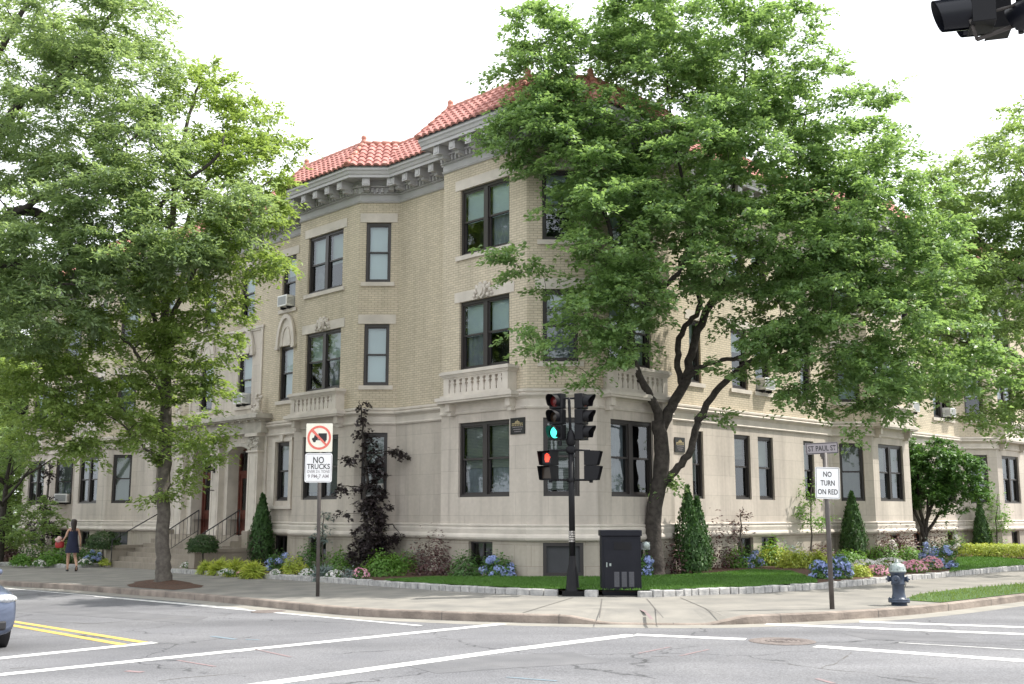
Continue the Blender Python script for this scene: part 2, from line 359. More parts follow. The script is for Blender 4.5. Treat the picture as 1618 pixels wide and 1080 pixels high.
def np_quads(name, V, m, parent=None, smooth=False, nv=4):
    N = len(V)//nv; me = bpy.data.meshes.new(name)
    me.vertices.add(N*nv); me.vertices.foreach_set('co', V.astype(np.float32).ravel())
    me.loops.add(N*nv); me.loops.foreach_set('vertex_index', np.arange(N*nv, dtype=np.int32))
    me.polygons.add(N); me.polygons.foreach_set('loop_start', np.arange(0, N*nv, nv, dtype=np.int32))
    me.update(calc_edges=True); me.materials.append(m)
    return link(name, me, parent)
def leaf_verts(P, Nn, size, width=.55, fold=.12, tang=None):
    N = len(P); Nn = Nn/np.linalg.norm(Nn, axis=1, keepdims=True)
    r = RNG.normal(size=(N, 3)) if tang is None else tang+RNG.normal(size=(N, 3))*.35
    t = r-(r*Nn).sum(1, keepdims=True)*Nn; t /= np.linalg.norm(t, axis=1, keepdims=True)+1e-9
    b = np.cross(Nn, t); L = size[:, None]; Wd = L*width
    V = np.empty((N, 4, 3))
    V[:, 0] = P; V[:, 1] = P+t*L*.45+b*Wd*.5+Nn*L*fold; V[:, 2] = P+t*L-Nn*L*fold*.5; V[:, 3] = P+t*L*.45-b*Wd*.5+Nn*L*fold
    return V.reshape(-1, 3)
def leaf_obj(name, P, Nn, size, m, parent, width=.55, fold=.12, tang=None):
    return np_quads(name, leaf_verts(np.asarray(P), np.asarray(Nn), np.asarray(size), width, fold, tang), m, parent)
def textmesh(body, w, h, T, name, m, parent, depth=.002):
    c = bpy.data.curves.new('t', 'FONT'); c.body = body; c.extrude = 0; c.align_x = 'CENTER'; c.offset = .012; c.resolution_u = 3
    o = bpy.data.objects.new('t', c); COL.objects.link(o)
    me = bpy.data.meshes.new_from_object(o.evaluated_get(bpy.context.evaluated_depsgraph_get()))
    bpy.data.objects.remove(o)
    co = np.array([v.co[:] for v in me.vertices]); mn, mxx = co.min(0), co.max(0)
    for v in me.vertices:
        x = ((v.co.x-mn[0])/(mxx[0]-mn[0])-.5)*w; y = ((v.co.y-mn[1])/(mxx[1]-mn[1])-.5)*h
        v.co = T @ Vector((x, -depth, y))
    me.materials.clear(); me.materials.append(m)
    return link(name, me, parent)
# ============================================================ GROUND
def off_poly(path, o, z=None, sc=None, closed=False):
    n = len(path); out = []
    P = [Vector((p[0], p[1])) for p in path]
    nor = []; 
    for i in range(n-1):
        d = (P[i+1]-P[i]).normalized(); nor.append(Vector((d.y, -d.x)))
    for i in range(n):
        if i == 0: v = nor[0]*(o*(sc[0] if sc else 1))
        elif i == n-1: v = nor[-1]*(o*(sc[-1] if sc else 1))
        else:
            a, b = nor[i-1], nor[i]; oa = o*(sc[i-1] if sc else 1); ob = o*(sc[i] if sc else 1)
            det = a.x*b.y-a.y*b.x
            if abs(det) < 1e-3: v = a*oa
            else: v = Vector(((oa*b.y-ob*a.y)/det, (ob*a.x-oa*b.x)/det))
        out.append(P[i]+v)
    return out
ground = poly_sheet('ground', [(-900, -500), (900, -500), (900, 1500), (-900, 1500)], -.06, M['soil'], slope=False)
ground.location.z = -1.2
# road: one big asphalt sheet
poly_sheet('road', [(-70, -40), (60, -40), (70, 80), (-70, 100)], 0, M['asphalt'])
curb_px = [(-60, 921.5), (0, 925), (100, 931), (200, 939), (300, 947), (400, 957), (550, 972), (700, 979.5), (800, 983), (900, 985.5), (1000, 987), (1100, 987.5), (1180, 986), (1270, 982.5), (1350, 978), (1420, 973), (1500, 965), (1618, 950)]
curb = [G(*q) for q in curb_px]
d0 = Vector(curb[2])-Vector(curb[6]); d0.normalize(); d1 = (Vector(curb[-1])-Vector(curb[-3])).normalized()
curb = [tuple(Vector(curb[0])+d0*k) for k in (48, 46, 16, 5)]+curb+[tuple(Vector(curb[-1])+d1*k) for k in (3, 10, 30, 53, 55)]
def smooth_path(P, k=4):
    P = [Vector((p[0], p[1])) for p in P]; out = []
    for i in range(len(P)-1):
        p0, p1, p2, p3 = P[max(i-1, 0)], P[i], P[i+1], P[min(i+2, len(P)-1)]
        for j in range(k):
            t = j/k; out.append(.5*((2*p1)+(p2-p0)*t+(2*p0-5*p1+4*p2-p3)*t*t+(3*p1-p0-3*p2+p3)*t**3))
    out.append(P[-1]); return out
curbS = smooth_path(curb, 4)
def kerb_h(x):              # lowered where the two kerb ramps are
    t = max(0, 1-abs(x-2.55)/1.6); t = min(1, t*2.2)
    return .15-.125*t
# kerb stones
mb = MB(); cin = off_poly(curbS, -.16); cin2 = off_poly(curbS, -1.5)
acc = 0
for i in range(len(curbS)-1):
    a, b = curbS[i], curbS[i+1]; ai, bi = cin[i], cin[i+1]
    ha, hb = kerb_h(a.x), kerb_h(b.x)
    za, zb = gz(a.x), gz(b.x)
    mb.face([(a.x, a.y, za-.1), (b.x, b.y, zb-.1), (b.x, b.y, zb+hb-.02), (a.x, a.y, za+ha-.02)])
    ca, cb = a.lerp(ai, .12), b.lerp(bi, .12)
    mb.face([(a.x, a.y, za+ha-.02), (b.x, b.y, zb+hb-.02), (cb.x, cb.y, zb+hb), (ca.x, ca.y, za+ha)])
    mb.face([(ca.x, ca.y, za+ha), (cb.x, cb.y, zb+hb), (bi.x, bi.y, zb+hb), (ai.x, ai.y, za+ha)])
mb.build('kerb', M['kerbstone']); bpy.data.objects['kerb']['kind'] = 'structure'
# joints between kerb stones, cut as dark slivers
mb = MB(); tot = 0
for i in range(len(curbS)-1):
    a, b = curbS[i], curbS[i+1]; L = (b-a).length
    while tot < L:
        p = a.lerp(b, tot/L); d = (b-a).normalized(); n = Vector((d.y, -d.x)); z = gz(p.x)+kerb_h(p.x)
        q = p+n*.004; q2 = p-n*.16
        if z-gz(p.x) > .05: mb.face([(q.x, q.y, gz(p.x)+.0), (q.x+d.x*.014, q.y+d.y*.014, gz(p.x)), (q.x+d.x*.014, q.y+d.y*.014, z-.018), (q.x, q.y, z-.018)])
        mb.face([(q.x, q.y, z+.003), (q.x+d.x*.014, q.y+d.y*.014, z+.003), (q2.x+d.x*.014, q2.y+d.y*.014, z+.003), (q2.x, q2.y, z+.003)])
        tot += random.choice([1.4, 1.9, 2.3, 2.0])
    tot -= L
tag(mb.build('kerb_joints', M['joint']), kind='structure')
# sidewalk: sloping strip then the block's level pavement
mb = MB()
for i in range(len(curbS)-1):
    a, b, c, d = cin[i], cin[i+1], cin2[i+1], cin2[i]
    mb.face([(a.x, a.y, gz(a.x)+kerb_h(curbS[i].x)-.002), (b.x, b.y, gz(b.x)+kerb_h(curbS[i+1].x)-.002), (c.x, c.y, gz(c.x)+.15), (d.x, d.y, gz(d.x)+.15)])
tag(mb.build('kerb_ramp', M['concrete']), kind='structure')
blk = [tuple(p) for p in cin2]
poly_sheet('sidewalk', blk+[(75, 90), (-60, 110)], .15, M['concrete'])
edge_px = [(-60, 890.5), (0, 893), (60, 895.5), (110, 897), (160, 895), (203, 890)]
edgeL = [G(*q, .15) for q in edge_px]
edge_px2 = [(266, 904), (300, 906.5), (400, 912.5), (500, 919), (600, 926), (700, 933), (800, 938.5), (850, 940.5), (895, 941.5), (950, 943), (1015, 943.5), (1070, 942), (1120, 939.5), (1200, 936.5), (1300, 930), (1360, 924.5), (1420, 918), (1500, 911), (1560, 905), (1618, 900)]
edgeR = [G(*q, .15) for q in edge_px2]
dd = (Vector(edgeR[-1])-Vector(edgeR[-4])).normalized(); edgeR += [tuple(Vector(edgeR[-1])+dd*k) for k in (3, 10, 25, 38, 40)]
edgeL = [tuple(Vector(edgeL[0])+d0*k) for k in (30, 28, 10, 3)]+edgeL
def edging(name, path):
    P = smooth_path(path, 3); mb = MB(); i = 0; acc = 0
    L = [0]
    for a, b in zip(P, P[1:]): L.append(L[-1]+(b-a).length)
    def at(s):
        for k in range(len(P)-1):
            if L[k+1] >= s: return P[k].lerp(P[k+1], (s-L[k])/(L[k+1]-L[k])), (P[k+1]-P[k]).normalized()
        return P[-1], (P[-1]-P[-2]).normalized()
    s = 0
    while s < L[-1]-.1:
        w = random.uniform(.2, .34); p, d = at(s+w/2)
        if (1.93 < p.x < 2.86 or abs(p.x-1.32) < .36) and p.y < 25: s += .05; continue
        if p.x > 22: w = 1
        n = Vector((-d.y, d.x)); T = Matrix.Translation((p.x, p.y, gz(p.x)+.15)) @ Matrix.Rotation(atan2(d.y, d.x)+random.uniform(-.05, .05), 4, 'Z')
        h = random.uniform(.12, .15); g = .010; r = random.uniform(-.01, .01)
        # chamfered cobble
        b = len(mb.v); c = .018
        pr = [(0+r, -.05), (0+r, h-c), (c+r, h), (.17, h), (.18, h-c), (.18, -.05)]
        for x, cc in ((-w/2+g, .012), (-w/2+g+.012, 0), (w/2-g-.012, 0), (w/2-g, .012)):
            for (yy, zz) in pr: mb.v.append(tuple(T @ Vector((x, yy+cc*(1 if yy < .1 else -1), zz-(cc if zz > 0 else 0)+random.uniform(-.004, .004)))))
        for k in range(3):
            for j in range(5):
                q = b+k*6+j; mb.f.append((q, q+6, q+7, q+1)); mb.m.append(0); mb.uv.append(None); mb.sm.append(False)
        for k in (0, 3): mb.f.append(tuple(b+k*6+j for j in range(6))); mb.m.append(0); mb.uv.append(None); mb.sm.append(False)
        s += w
    mb.build(name, M['cobble'])['kind'] = 'structure'
edging('stone_edging', edgeL); edging('stone_edging', edgeR)
# planting beds (mulch) between edging and building
AN = radians(44.7); dL = Vector((-sin(AN), cos(AN))); dR = Vector((cos(AN), sin(AN)))
A = Vector((.40, 28.5)); B = Vector((2.26, 28.5))
R0 = A+dR*.92
def RL(t): return R0+dL*t
bt = B+dR*3.35; C = bt+dL*.9
def RR(t): return C+dR*t
def inset(path, o): return [tuple(p) for p in off_poly(path, -o)]
def bedz(x): return .15
eR = inset(edgeR, .14); eL = inset(edgeL, .14)
st_r = RL(13.6)
poly_sheet('planting_bed', eR+[tuple(RR(60)+dL*2), tuple(C+dL*3), tuple(A+dR*4), tuple(RL(14)+dR*1), tuple(RL(14)-dR*3.2)], .255, M['mulch'])
poly_sheet('planting_bed', eL+[tuple(RL(21.0)-dR*2.2), tuple(RL(21.0)+dR*1), tuple(RL(60)+dR*1), tuple(RL(60)-dR*4)], .255, M['mulch'])
def in_poly(x, y, P):
    c = np.zeros(x.shape, bool); n = len(P)
    for i in range(n):
        x0, y0 = P[i][0], P[i][1]; x1, y1 = P[i-1][0], P[i-1][1]
        m = ((y0 > y) != (y1 > y)) & (x < (x1-x0)*(y-y0)/(y1-y0+1e-12)+x0); c ^= m
    return c
def lawn(name, P, z, n, m, blade, hh=.05):
    poly_sheet(name, P, z, m)
    X = np.array([p[0] for p in P]); Y = np.array([p[1] for p in P])
    k = n*4; x = RNG.uniform(X.min(), X.max(), k); y = RNG.uniform(Y.min(), Y.max(), k)
    ok = in_poly(x, y, P); x = x[ok][:n]; y = y[ok][:n]
    zz = z+GS*np.minimum(x, 0)
    base = np.stack([x, y, zz], 1); a = RNG.uniform(0, 2*pi, len(x)); h = RNG.uniform(.5, 1.2, len(x))*hh
    d = np.stack([np.cos(a), np.sin(a), 0*a], 1)*.012
    tip = base+np.stack([RNG.normal(0, .02, len(x)), RNG.normal(0, .02, len(x)), h], 1)
    V = np.stack([base-d, base+d, tip], 1).reshape(-1, 3)
    o = np_quads('grass', V, blade, None, nv=3); tag(o, 'short mown grass', 'grass', kind='stuff')
    o['label'] = {'lawn': 'short green grass on the lawn behind the stone edging', 'verge': 'patchy yellowish grass on the strip beside the kerb'}[name]
seg = [p for p in eR if -3.6 < p[0] < 8.0]
lawnP = seg+[G(1290, 915, .3), G(1250, 902, .3), G(1190, 899, .3), G(1120, 906, .3), G(1040, 909, .3), tuple(B+Vector((1.0, -.2))), tuple(B+Vector((0, -.25))), tuple(A+Vector((0, -.25))), G(760, 911, .3), G(680, 911, .3), G(615, 915, .3)]
lawn('lawn', lawnP, .29, 60000, M['grass'], M['blade'])
seg2 = [p for p in eR if 12.3 < p[0] < 30]
lawn('lawn', [G(1500, 903, .3)]+seg2+[(32, 52)]+[G(1618, 884, .3), G(1560, 878, .3), G(1512, 880, .3)], .29, 40000, M['grass'], M['blade'])
c3 = [tuple(p) for p in off_poly(curbS, -.17) if p.x > 8.3 and p.x < 45]
lawn('verge', [G(1425, 948, .15)]+c3+[(46, 62)]+[G(1700, 912, .15), G(1618, 922, .15), G(1520, 930, .15), G(1450, 939, .15)], .158, 36000, M['grass'], M['bladeyel'], .07)
# tree pit
pit = [G(*q, .15) for q in [(205, 927), (228, 929), (275, 932), (318, 928), (322, 925), (285, 919), (255, 916), (225, 918), (200, 924)]]
poly_sheet('tree_pit', pit, .156, M['mulch'])
mb = MB(); pc = Vector(G(258, 920.5, .15)); k = 22
for ring, (rr, hz) in enumerate([(1, .003), (.75, .03), (.5, .07), (.25, .10), (.02, .11)]):
    for j in range(k):
        t = 2*pi*j/k; v = (dL*-1.45*cos(t)+dR*.55*sin(t))*rr*random.uniform(.94, 1.04)
        mb.v.append((pc.x+v.x, pc.y+v.y, gz(pc.x+v.x)+.152+hz*.8+(random.uniform(0, .012) if ring else 0)))
for ring in range(4):
    for j in range(k):
        mb.f.append((ring*k+j, ring*k+(j+1) % k, (ring+1)*k+(j+1) % k, (ring+1)*k+j)); mb.m.append(0); mb.uv.append(None); mb.sm.append(True)
tag(mb.build('mulch_mound', M['mulch']), kind='structure')
# sidewalk joints
mb = MB()
def strip(mb, a, b, w, z, slope=True):
    a, b = Vector(a), Vector(b); d = (b-a).normalized(); n = Vector((-d.y, d.x))*w/2; N = max(1, int((b-a).length/1.0))
    for i in range(N):
        p, q = a.lerp(b, i/N), a.lerp(b, (i+1)/N)
        mb.face([(v.x, v.y, z+(gz(v.x))) for v in (p-n, q-n, q+n, p+n)])
def sjoint(p, q): strip(mb, G(*p, .152), G(*q, .152), .022, .1555)
for i in range(0, 40):
    t = -34+i*1.55
    if -1.5 < t < 2.5: continue
# cross joints on the left and right pavements
for k in range(26):
    a = Vector(edgeR[6])+dL*(k*1.6-1); n_ = -dR
    if a.x > -2.0: continue
    strip(mb, a-dR*.05, a-dR*3.4, .018, .1545)
for k in range(26):
    a = Vector(edgeR[14])+dR*(k*1.6-1.2)
    strip(mb, a+dL*-.05-dL*0, a-dL*2.8, .018, .1545)
for p, q in [((951, 946), (947, 976)), ((1022, 946), (1048, 976)), ((1075, 944), (1140, 972)), ((905, 944), (826, 968))]: sjoint(p, q)
tag(mb.build('sidewalk_joints', M['joint']), kind='structure')
# road markings
def marking(name, pts, m=None, z=.004, off=0):
    return poly_sheet(name, pts, z, m or M['paint'])
def mline(name, a, b, w, m=None, ext0=0, ext1=0, z=.004):
    a, b = Vector(a), Vector(b); d = (b-a).normalized(); a = a-d*ext0; b = b+d*ext1; n = Vector((-d.y, d.x))*w/2
    return marking(name, [tuple(a-n), tuple(b-n), tuple(b+n), tuple(a+n)], m, z)
mline('crosswalk_line', G(0, 1066), G(795, 985.5), .25, ext0=5)
mline('crosswalk_line', G(400, 1083), G(1000, 1003), .28, ext0=6)
mline('crosswalk_line', G(1003, 1002.7), G(1178, 1010), .25)
mline('crosswalk_line', G(1288, 1021), G(1618, 1044), .28, ext1=8)
mline('stop_line', G(0, 1040), G(245, 1015), .26, ext0=1.6)
mline('centre_line', G(20, 988), G(198, 1019), .15, M['yellow'], ext0=40)
mline('centre_line', G(22, 982), G(228, 1015), .15, M['yellow'], ext0=40)
mline('edge_line', G(30, 931), G(390, 962), .11, M['paintworn'], ext0=40)
mline('edge_line', G(150, 942), G(665, 988.5), .11, M['paint'])
mline('crosswalk_line', G(1210, 986), G(1618, 1002), .27, ext1=8)
mline('lane_line', G(1358, 982), G(1618, 991), .25, ext1=8)
mline('crosswalk_line', G(1420, 1015.5), G(1640, 1028), .07, M['paintworn'], ext1=4)
for (a, b, w_, m_) in [((200, 1060), (225, 1062), .10, 'spray_red'), ((280, 1043), (340, 1053), .05, 'spray_red'), ((400, 1025), (460, 1038), .05, 'spray_red'), ((1010, 1032), (1060, 1022), .05, 'spray_red'), ((1075, 1036), (1120, 1026), .05, 'spray_red'), ((1290, 1072), (1318, 1080), .07, 'spray_red'), ((335, 1005), (372, 1010), .10, 'spray_blue'), ((388, 1010), (410, 1011), .06, 'spray_blue'), ((800, 1070), (880, 1076), .06, 'spray_blue')]:
    mline('survey_mark', G(*a), G(*b), w_, M[m_])
for (a, b) in [((1022, 972), (1030, 982)), ((1012, 966), (1022, 971))]:
    mline('survey_mark', G(*a, .1), G(*b, .1), .06, M['spray_red'], z=.14)
# darker patches and long cracks on the road
mb = MB()
def crack(pts, w=.02):
    P = [Vector(G(*q)) for q in pts]; Q = []
    for a, b in zip(P, P[1:]):
        n = max(2, int((b-a).length/.18))
        for i in range(n):
            Q.append(a.lerp(b, i/n)+Vector((random.gauss(0, .022), random.gauss(0, .03))))
    Q.append(P[-1])
    for a, b in zip(Q, Q[1:]):
        ww = w*random.uniform(.15, .75); d = (b-a).normalized(); n = Vector((-d.y, d.x))*ww/2
        mb.face([(v.x, v.y, .0025+gz(v.x)) for v in (a-n, b-n, b+n, a+n)])
crack([(70, 982), (150, 985), (240, 978), (360, 972)], .05); crack([(20, 1056), (60, 1053)], .03)
crack([(250, 1075), (320, 1068), (400, 1062)], .04); crack([(1300, 1055), (1330, 1044), (1345, 1030)], .035)
crack([(1200, 1045), (1330, 1060), (1480, 1072)], .025); crack([(560, 1000), (660, 1010), (800, 1008)], .015)
crack([(1260, 990), (1430, 1005), (1618, 1012)], .02); crack([(640, 1062), (760, 1050), (900, 1062)], .012); crack([(1030, 1036), (1062, 1038)], .04)
tag(mb.build('road_cracks', M['joint']), kind='structure')
M['patch'] = mat('darker_asphalt', (.105, .107, .115), .9, 0, 1.5, .4, 45, c2=(.15, .15, .158))
poly_sheet('darker_patch', [G(620, 1046), G(905, 1030), G(960, 1047), G(690, 1064)], .0022, M['patch']); poly_sheet('darker_patch', [G(1330, 1000), G(1500, 1004), G(1560, 1016), G(1370, 1010)], .0022, M['patch']); poly_sheet('darker_patch', [G(60, 957), G(330, 975), G(300, 985), G(20, 965)], .0022, M['patch'])  # leftmost patch paints the left lane's shaded band into the road colour
gut = M['gutter'] = mat('dusty_gutter_concrete', (.22, .21, .19), .9, 0, 2, .3, 60, c2=(.30, .285, .25))
mb = MB(); g2 = off_poly(curbS, .5)
for i in range(len(curbS)-1):
    a, b, c, d = curbS[i], curbS[i+1], g2[i+1], g2[i]
    mb.face([(v.x, v.y, .002+gz(v.x)) for v in (d, c, b, a)])
tag(mb.build('gutter', gut), kind='structure')
# manhole
mc = G(1236, 1013); t = thing('manhole_cover', (mc[0], mc[1], 0), 'round rusty manhole cover set in the road at the crosswalk corner', 'manhole cover')
mb = MB(); T = Matrix.Translation((mc[0], mc[1], 0))
mb.lathe([(.0, .008), (.27, .008)], 28, T); 
for r in (.08, .15, .22): mb.lathe([(r, .008), (r, .013), (r+.03, .013), (r+.03, .008)], 28, T)
mb.build('cover', M['manhole'], t)
mb = MB(); mb.lathe([(.275, .003), (.28, .012), (.40, .012), (.50, .005)], 32, T); mb.build('rim', M['manhole'], t)
mc = G(425, 966, 0.); mb = MB(); mb.lathe([(0, .01), (.33, .01), (.36, .004)], 24, Matrix.Translation((mc[0], mc[1], gz(mc[0]))))
tag(mb.build('utility_cover', M['manhole']), 'small dark round utility cover at the kerb side near the truck sign', 'utility cover')
# ============================================================ APARTMENT BUILDING
bld = thing('apartment_building', (A.x, A.y, .15), 'three storey buff brick and limestone apartment block with red tiled mansard roof wrapping the corner', 'building')
D1 = RL(6.72); E1 = D1+Vector((-1.30, 0)); F1 = E1+dL*3.45; G1 = F1+Vector((0, 1.315))
TA = A+dL*3.47; RT = TA+dR*.92
D2 = RL(24.64); E2 = D2+Vector((-1.28, 0)); F2 = E2+dL*3.35; G2 = F2+Vector((0, 1.29))
D3 = RL(30.75); E3 = D3+Vector((-1.25, 0)); F3 = E3+dL*3.4
D4 = RR(10.72); E4 = D4+Vector((1.48, 0)); F4 = E4+dR*2.95; G4 = F4+Vector((0, 1.465))
D5 = RR(21.88); E5 = D5+Vector((1.60, 0)); F5 = E5+dR*3.2; G5 = F5+Vector((0, 1.58))
H = RR(40)
PATH = [F3, E3, D3, G2, F2, E2, D2, G1, F1, E1, D1, RT, TA, A, B, bt, C, D4, E4, F4, G4, D5, E5, F5, G5, H]
SC = [1]*(len(PATH)-1); SC[11] = .35; SC[15] = .35     # narrow returns have a shallower cornice
Z_WT0, Z_WT1, Z_B0, Z_B1, Z_TOP = 1.22, 1.62, 4.75, 5.20, 12.0
# openings per segment: list of (s0, s1, kind) given left to right from outside
def L_(i): return (PATH[i+1]-PATH[i]).length
def rev(i, t0, t1):          # measured from the right end of a left-facade segment
    L = L_(i); return (L-t1, L-t0)
def rl(i, t0, t1):           # segment lying on the recess wall line: t measured along RL
    s1 = (PATH[i]-RL(0)).length
    return (s1-t1, s1-t0)
OPEN = {}   # seg -> list of dict(s0,s1,z0,z1,double,floor)
def add(i, s, floors='123b', dbl=False, ac=None, bw=None):
    for f in floors:
        z0, z1 = {'1': (2.37, 4.45), '2': (5.95, 7.95), '3': (9.32, 11.32), 'b': (.45, 1.16)}[f]
        s0, s1 = s
        if f == 'b' and bw: m = (s0+s1)/2; s0, s1 = m-bw/2, m+bw/2
        OPEN.setdefault(i, []).append(dict(s0=s0, s1=s1, z0=z0, z1=z1, dbl=dbl and f != 'b', f=f, ac=(ac and f in ac)))
add(0, (.65, 2.6), dbl=True, bw=1.0)
add(1, (.22, 1.03), ac='1', bw=.8)
add(4, rev(4, .9, 2.85), dbl=True, bw=.95)
add(5, (.25, 1.07), bw=.8)
add(6, rl(6, 12.72, 13.6), ac='3')
add(6, rl(6, 15.5, 16.5), floors='23', ac='2'); add(6, rl(6, 18.4, 19.4), floors='23'); add(6, rl(6, 21.9, 22.8), floors='123', ac='')
add(8, rev(8, .9, 2.93), dbl=True, bw=1.0)
add(9, (.22, 1.03), ac='1', bw=.8)
add(12, rev(12, .67, 2.73), dbl=True, bw=0)
OPEN[12] = [o for o in OPEN[12] if o['f'] != 'b']; add(12, rev(12, 1.32, 2.28), floors='b')
add(13, (.43, 1.39), floors='123'); OPEN[13].append(dict(s0=.41, s1=1.47, z0=.30, z1=1.16, dbl=False, f='B', ac=False))
add(14, (.57, 2.42), dbl=True, bw=1.0)
add(16, (2.15, 2.75), floors='123'); add(16, (4.46, 5.38), bw=.9); add(16, (5.85, 6.78), ac='2', bw=.9); add(16, (8.75, 9.45), floors='123')
add(17, (.27, 1.14), bw=.0, floors='123')
add(18, (.45, 2.42), dbl=True, bw=.75)
add(20, (16.9-15.77, 17.7-15.77), ac='2', bw=.7); add(20, (19.5-15.77, 21.35-15.77), floors='123', dbl=True, ac='2'); add(20, (20.1-15.77, 20.8-15.77), floors='b')
add(21, (.34, 1.18), bw=.8)
add(22, (.54, 2.45), dbl=True, bw=.9)
add(24, (1.2, 2.1)); add(24, (4, 5.9), dbl=True, bw=.9); add(24, (8, 8.9))
t_of = lambda i: (PATH[i]-RL(0)).length
# stone zones on upper floors (entrance bay)
ZONES = {6: [(*rl(6, 14.75, 20.15), 5.2, 8.85)]}
DOORS = {6: [(*rl(6, 14.2, 20.9),)]}
# portal hole: ground floor of the entrance part is built separately
HOLES = {6: [(*rl(6, 14.2, 20.9), -1, 5.2)]}
walls = {'stone_wall': MB(), 'brick_wall': MB(), 'basement_wall': MB()}
soff = 0
for i in range(len(PATH)-1):
    F = Fr(PATH[i], PATH[i+1]-PATH[i]); L = L_(i)
    ops = OPEN.get(i, [])+[dict(s0=h[0], s1=h[1], z0=h[2], z1=h[3], hole=1) for h in HOLES.get(i, [])]
    ss = sorted(set([0, L]+[o[k] for o in ops for k in ('s0', 's1')]+[z[k] for z in ZONES.get(i, []) for k in (0, 1)]))
    zs = sorted(set([-1.2, Z_WT1, Z_B1, Z_TOP+.6]+[o[k] for o in ops for k in ('z0', 'z1')]+[z[k] for z in ZONES.get(i, []) for k in (2, 3)]))
    for a, b in zip(ss, ss[1:]):
        for c, d in zip(zs, zs[1:]):
            sm, zm = (a+b)/2, (c+d)/2
            if any(o['s0'] < sm < o['s1'] and o['z0'] < zm < o['z1'] for o in ops): continue
            w = 'basement_wall' if zm < Z_WT1 else 'stone_wall' if zm < Z_B1 or any(z[0] < sm < z[1] and z[2] < zm < z[3] for z in ZONES.get(i, [])) else 'brick_wall'
            walls[w].face([F.p(a, 0, c), F.p(b, 0, c), F.p(b, 0, d), F.p(a, 0, d)], 0, [(soff+a, c), (soff+b, c), (soff+b, d), (soff+a, d)])
    for o in ops:      # reveals
        if o.get('hole'): continue
        w = 'basement_wall' if o['z1'] < Z_WT1 else 'stone_wall' if o['z1'] < Z_B1 or any(z[0] < o['s0'] < z[1] and z[2] < o['z0'] < z[3] for z in ZONES.get(i, [])) else 'brick_wall'
        a, b, c, d = o['s0'], o['s1'], o['z0'], o['z1']; dp = -.24
        for q, uv in (([F.p(a, 0, c), F.p(a, dp, c), F.p(a, dp, d), F.p(a, 0, d)], [(0, c), (.24, c), (.24, d), (0, d)]),
                      ([F.p(b, 0, c), F.p(b, 0, d), F.p(b, dp, d), F.p(b, dp, c)], [(0, c), (0, d), (.24, d), (.24, c)]),
                      ([F.p(a, 0, d), F.p(a, dp, d), F.p(b, dp, d), F.p(b, 0, d)], [(a, 0), (a, .24), (b, .24), (b, 0)]),
                      ([F.p(a, 0, c), F.p(b, 0, c), F.p(b, dp, c), F.p(a, dp, c)], [(a, 0), (b, 0), (b, .24), (a, .24)])):
            walls[w].face(q, 0, uv)
    soff += L+.37
for k, m in (('stone_wall', 'stone'), ('brick_wall', 'brick'), ('basement_wall', 'base')):
    walls[k].build(k, M[m], bld, auto=False)
# closing walls at the back of the block and near-black sheets painting in the shade of unlit rooms
mb = MB(); b1 = PATH[0]+dR*14; b2 = RL(15)+dR*15; b3 = H+dL*14
for p, q in ((b1, PATH[0]), (H, b3)): mb.face([(p.x, p.y, -1.2), (q.x, q.y, -1.2), (q.x, q.y, 13.4), (p.x, p.y, 13.4)], 0, [(0, 0), (14, 0), (14, 14.6), (0, 14.6)])
for p, q in ((b3, b2), (b2, b1)): mb.face([(p.x, p.y, -1.2), (q.x, q.y, -1.2), (q.x, q.y, 13.4), (p.x, p.y, 13.4)], 0, [(0, 0), (30, 0), (30, 14.6), (0, 14.6)])
mb.build('rear_wall', M['brick'], bld, auto=False)
inn = off_poly(PATH, -.75); mb = MB()
for p, q in zip(inn, inn[1:]): mb.face([(p.x, p.y, -1), (q.x, q.y, -1), (q.x, q.y, 12.3), (p.x, p.y, 12.3)])
wl = off_poly(PATH, -.02)
for z in (1.7, 5.1, 8.7, 12.2):
    for (p, q), (a, b) in zip(zip(inn, inn[1:]), zip(wl, wl[1:])): mb.face([(p.x, p.y, z), (q.x, q.y, z), (b.x, b.y, z), (a.x, a.y, z)])
mb.build('dark_room_backing', M['dark'], bld)
def sweep(name, path, prof, m, parent=bld, sc=None, skip=()):
    mb = MB(); rings = []
    for o, z in prof:
        rings.append([(v.x, v.y, z) for v in off_poly(path, o, sc=sc)] if True else 0)
    for j in range(len(prof)-1):
        for i in range(len(path)-1):
            if i in skip: continue
            mb.face([rings[j][i], rings[j][i+1], rings[j+1][i+1], rings[j+1][i]])
    for i in (0, -1):
        mb.face([rings[j][i] for j in range(len(prof))])
    return mb.build(name, m, parent)
pa = RL(20.9); pb = RL(14.2)
iR = 7   # PATH index of G1; entrance segment is 6
run1 = PATH[:7]+[pa]; run2 = [pb]+PATH[7:]
sc1 = SC[:7]; sc2 = [1]+SC[7:]
for rn, sc_ in ((run1, sc1), (run2, sc2)):
    sweep('plinth', rn, [(0, 1.20), (.07, 1.20), (.105, 1.235), (.12, 1.28), (.105, 1.33), (.08, 1.36), (.06, 1.38), (.075, 1.50), (.055, 1.56), (.075, 1.585), (.075, 1.615), (0, 1.64)], M['trim'], sc=sc_)
    sweep('belt_course', rn, [(0, 4.70), (.05, 4.70), (.07, 4.74), (.045, 4.78), (.04, 4.95), (.09, 5.0), (.15, 5.03), (.17, 5.07), (.11, 5.12), (.15, 5.15), (.15, 5.20), (0, 5.24)], M['trim'], sc=sc_)
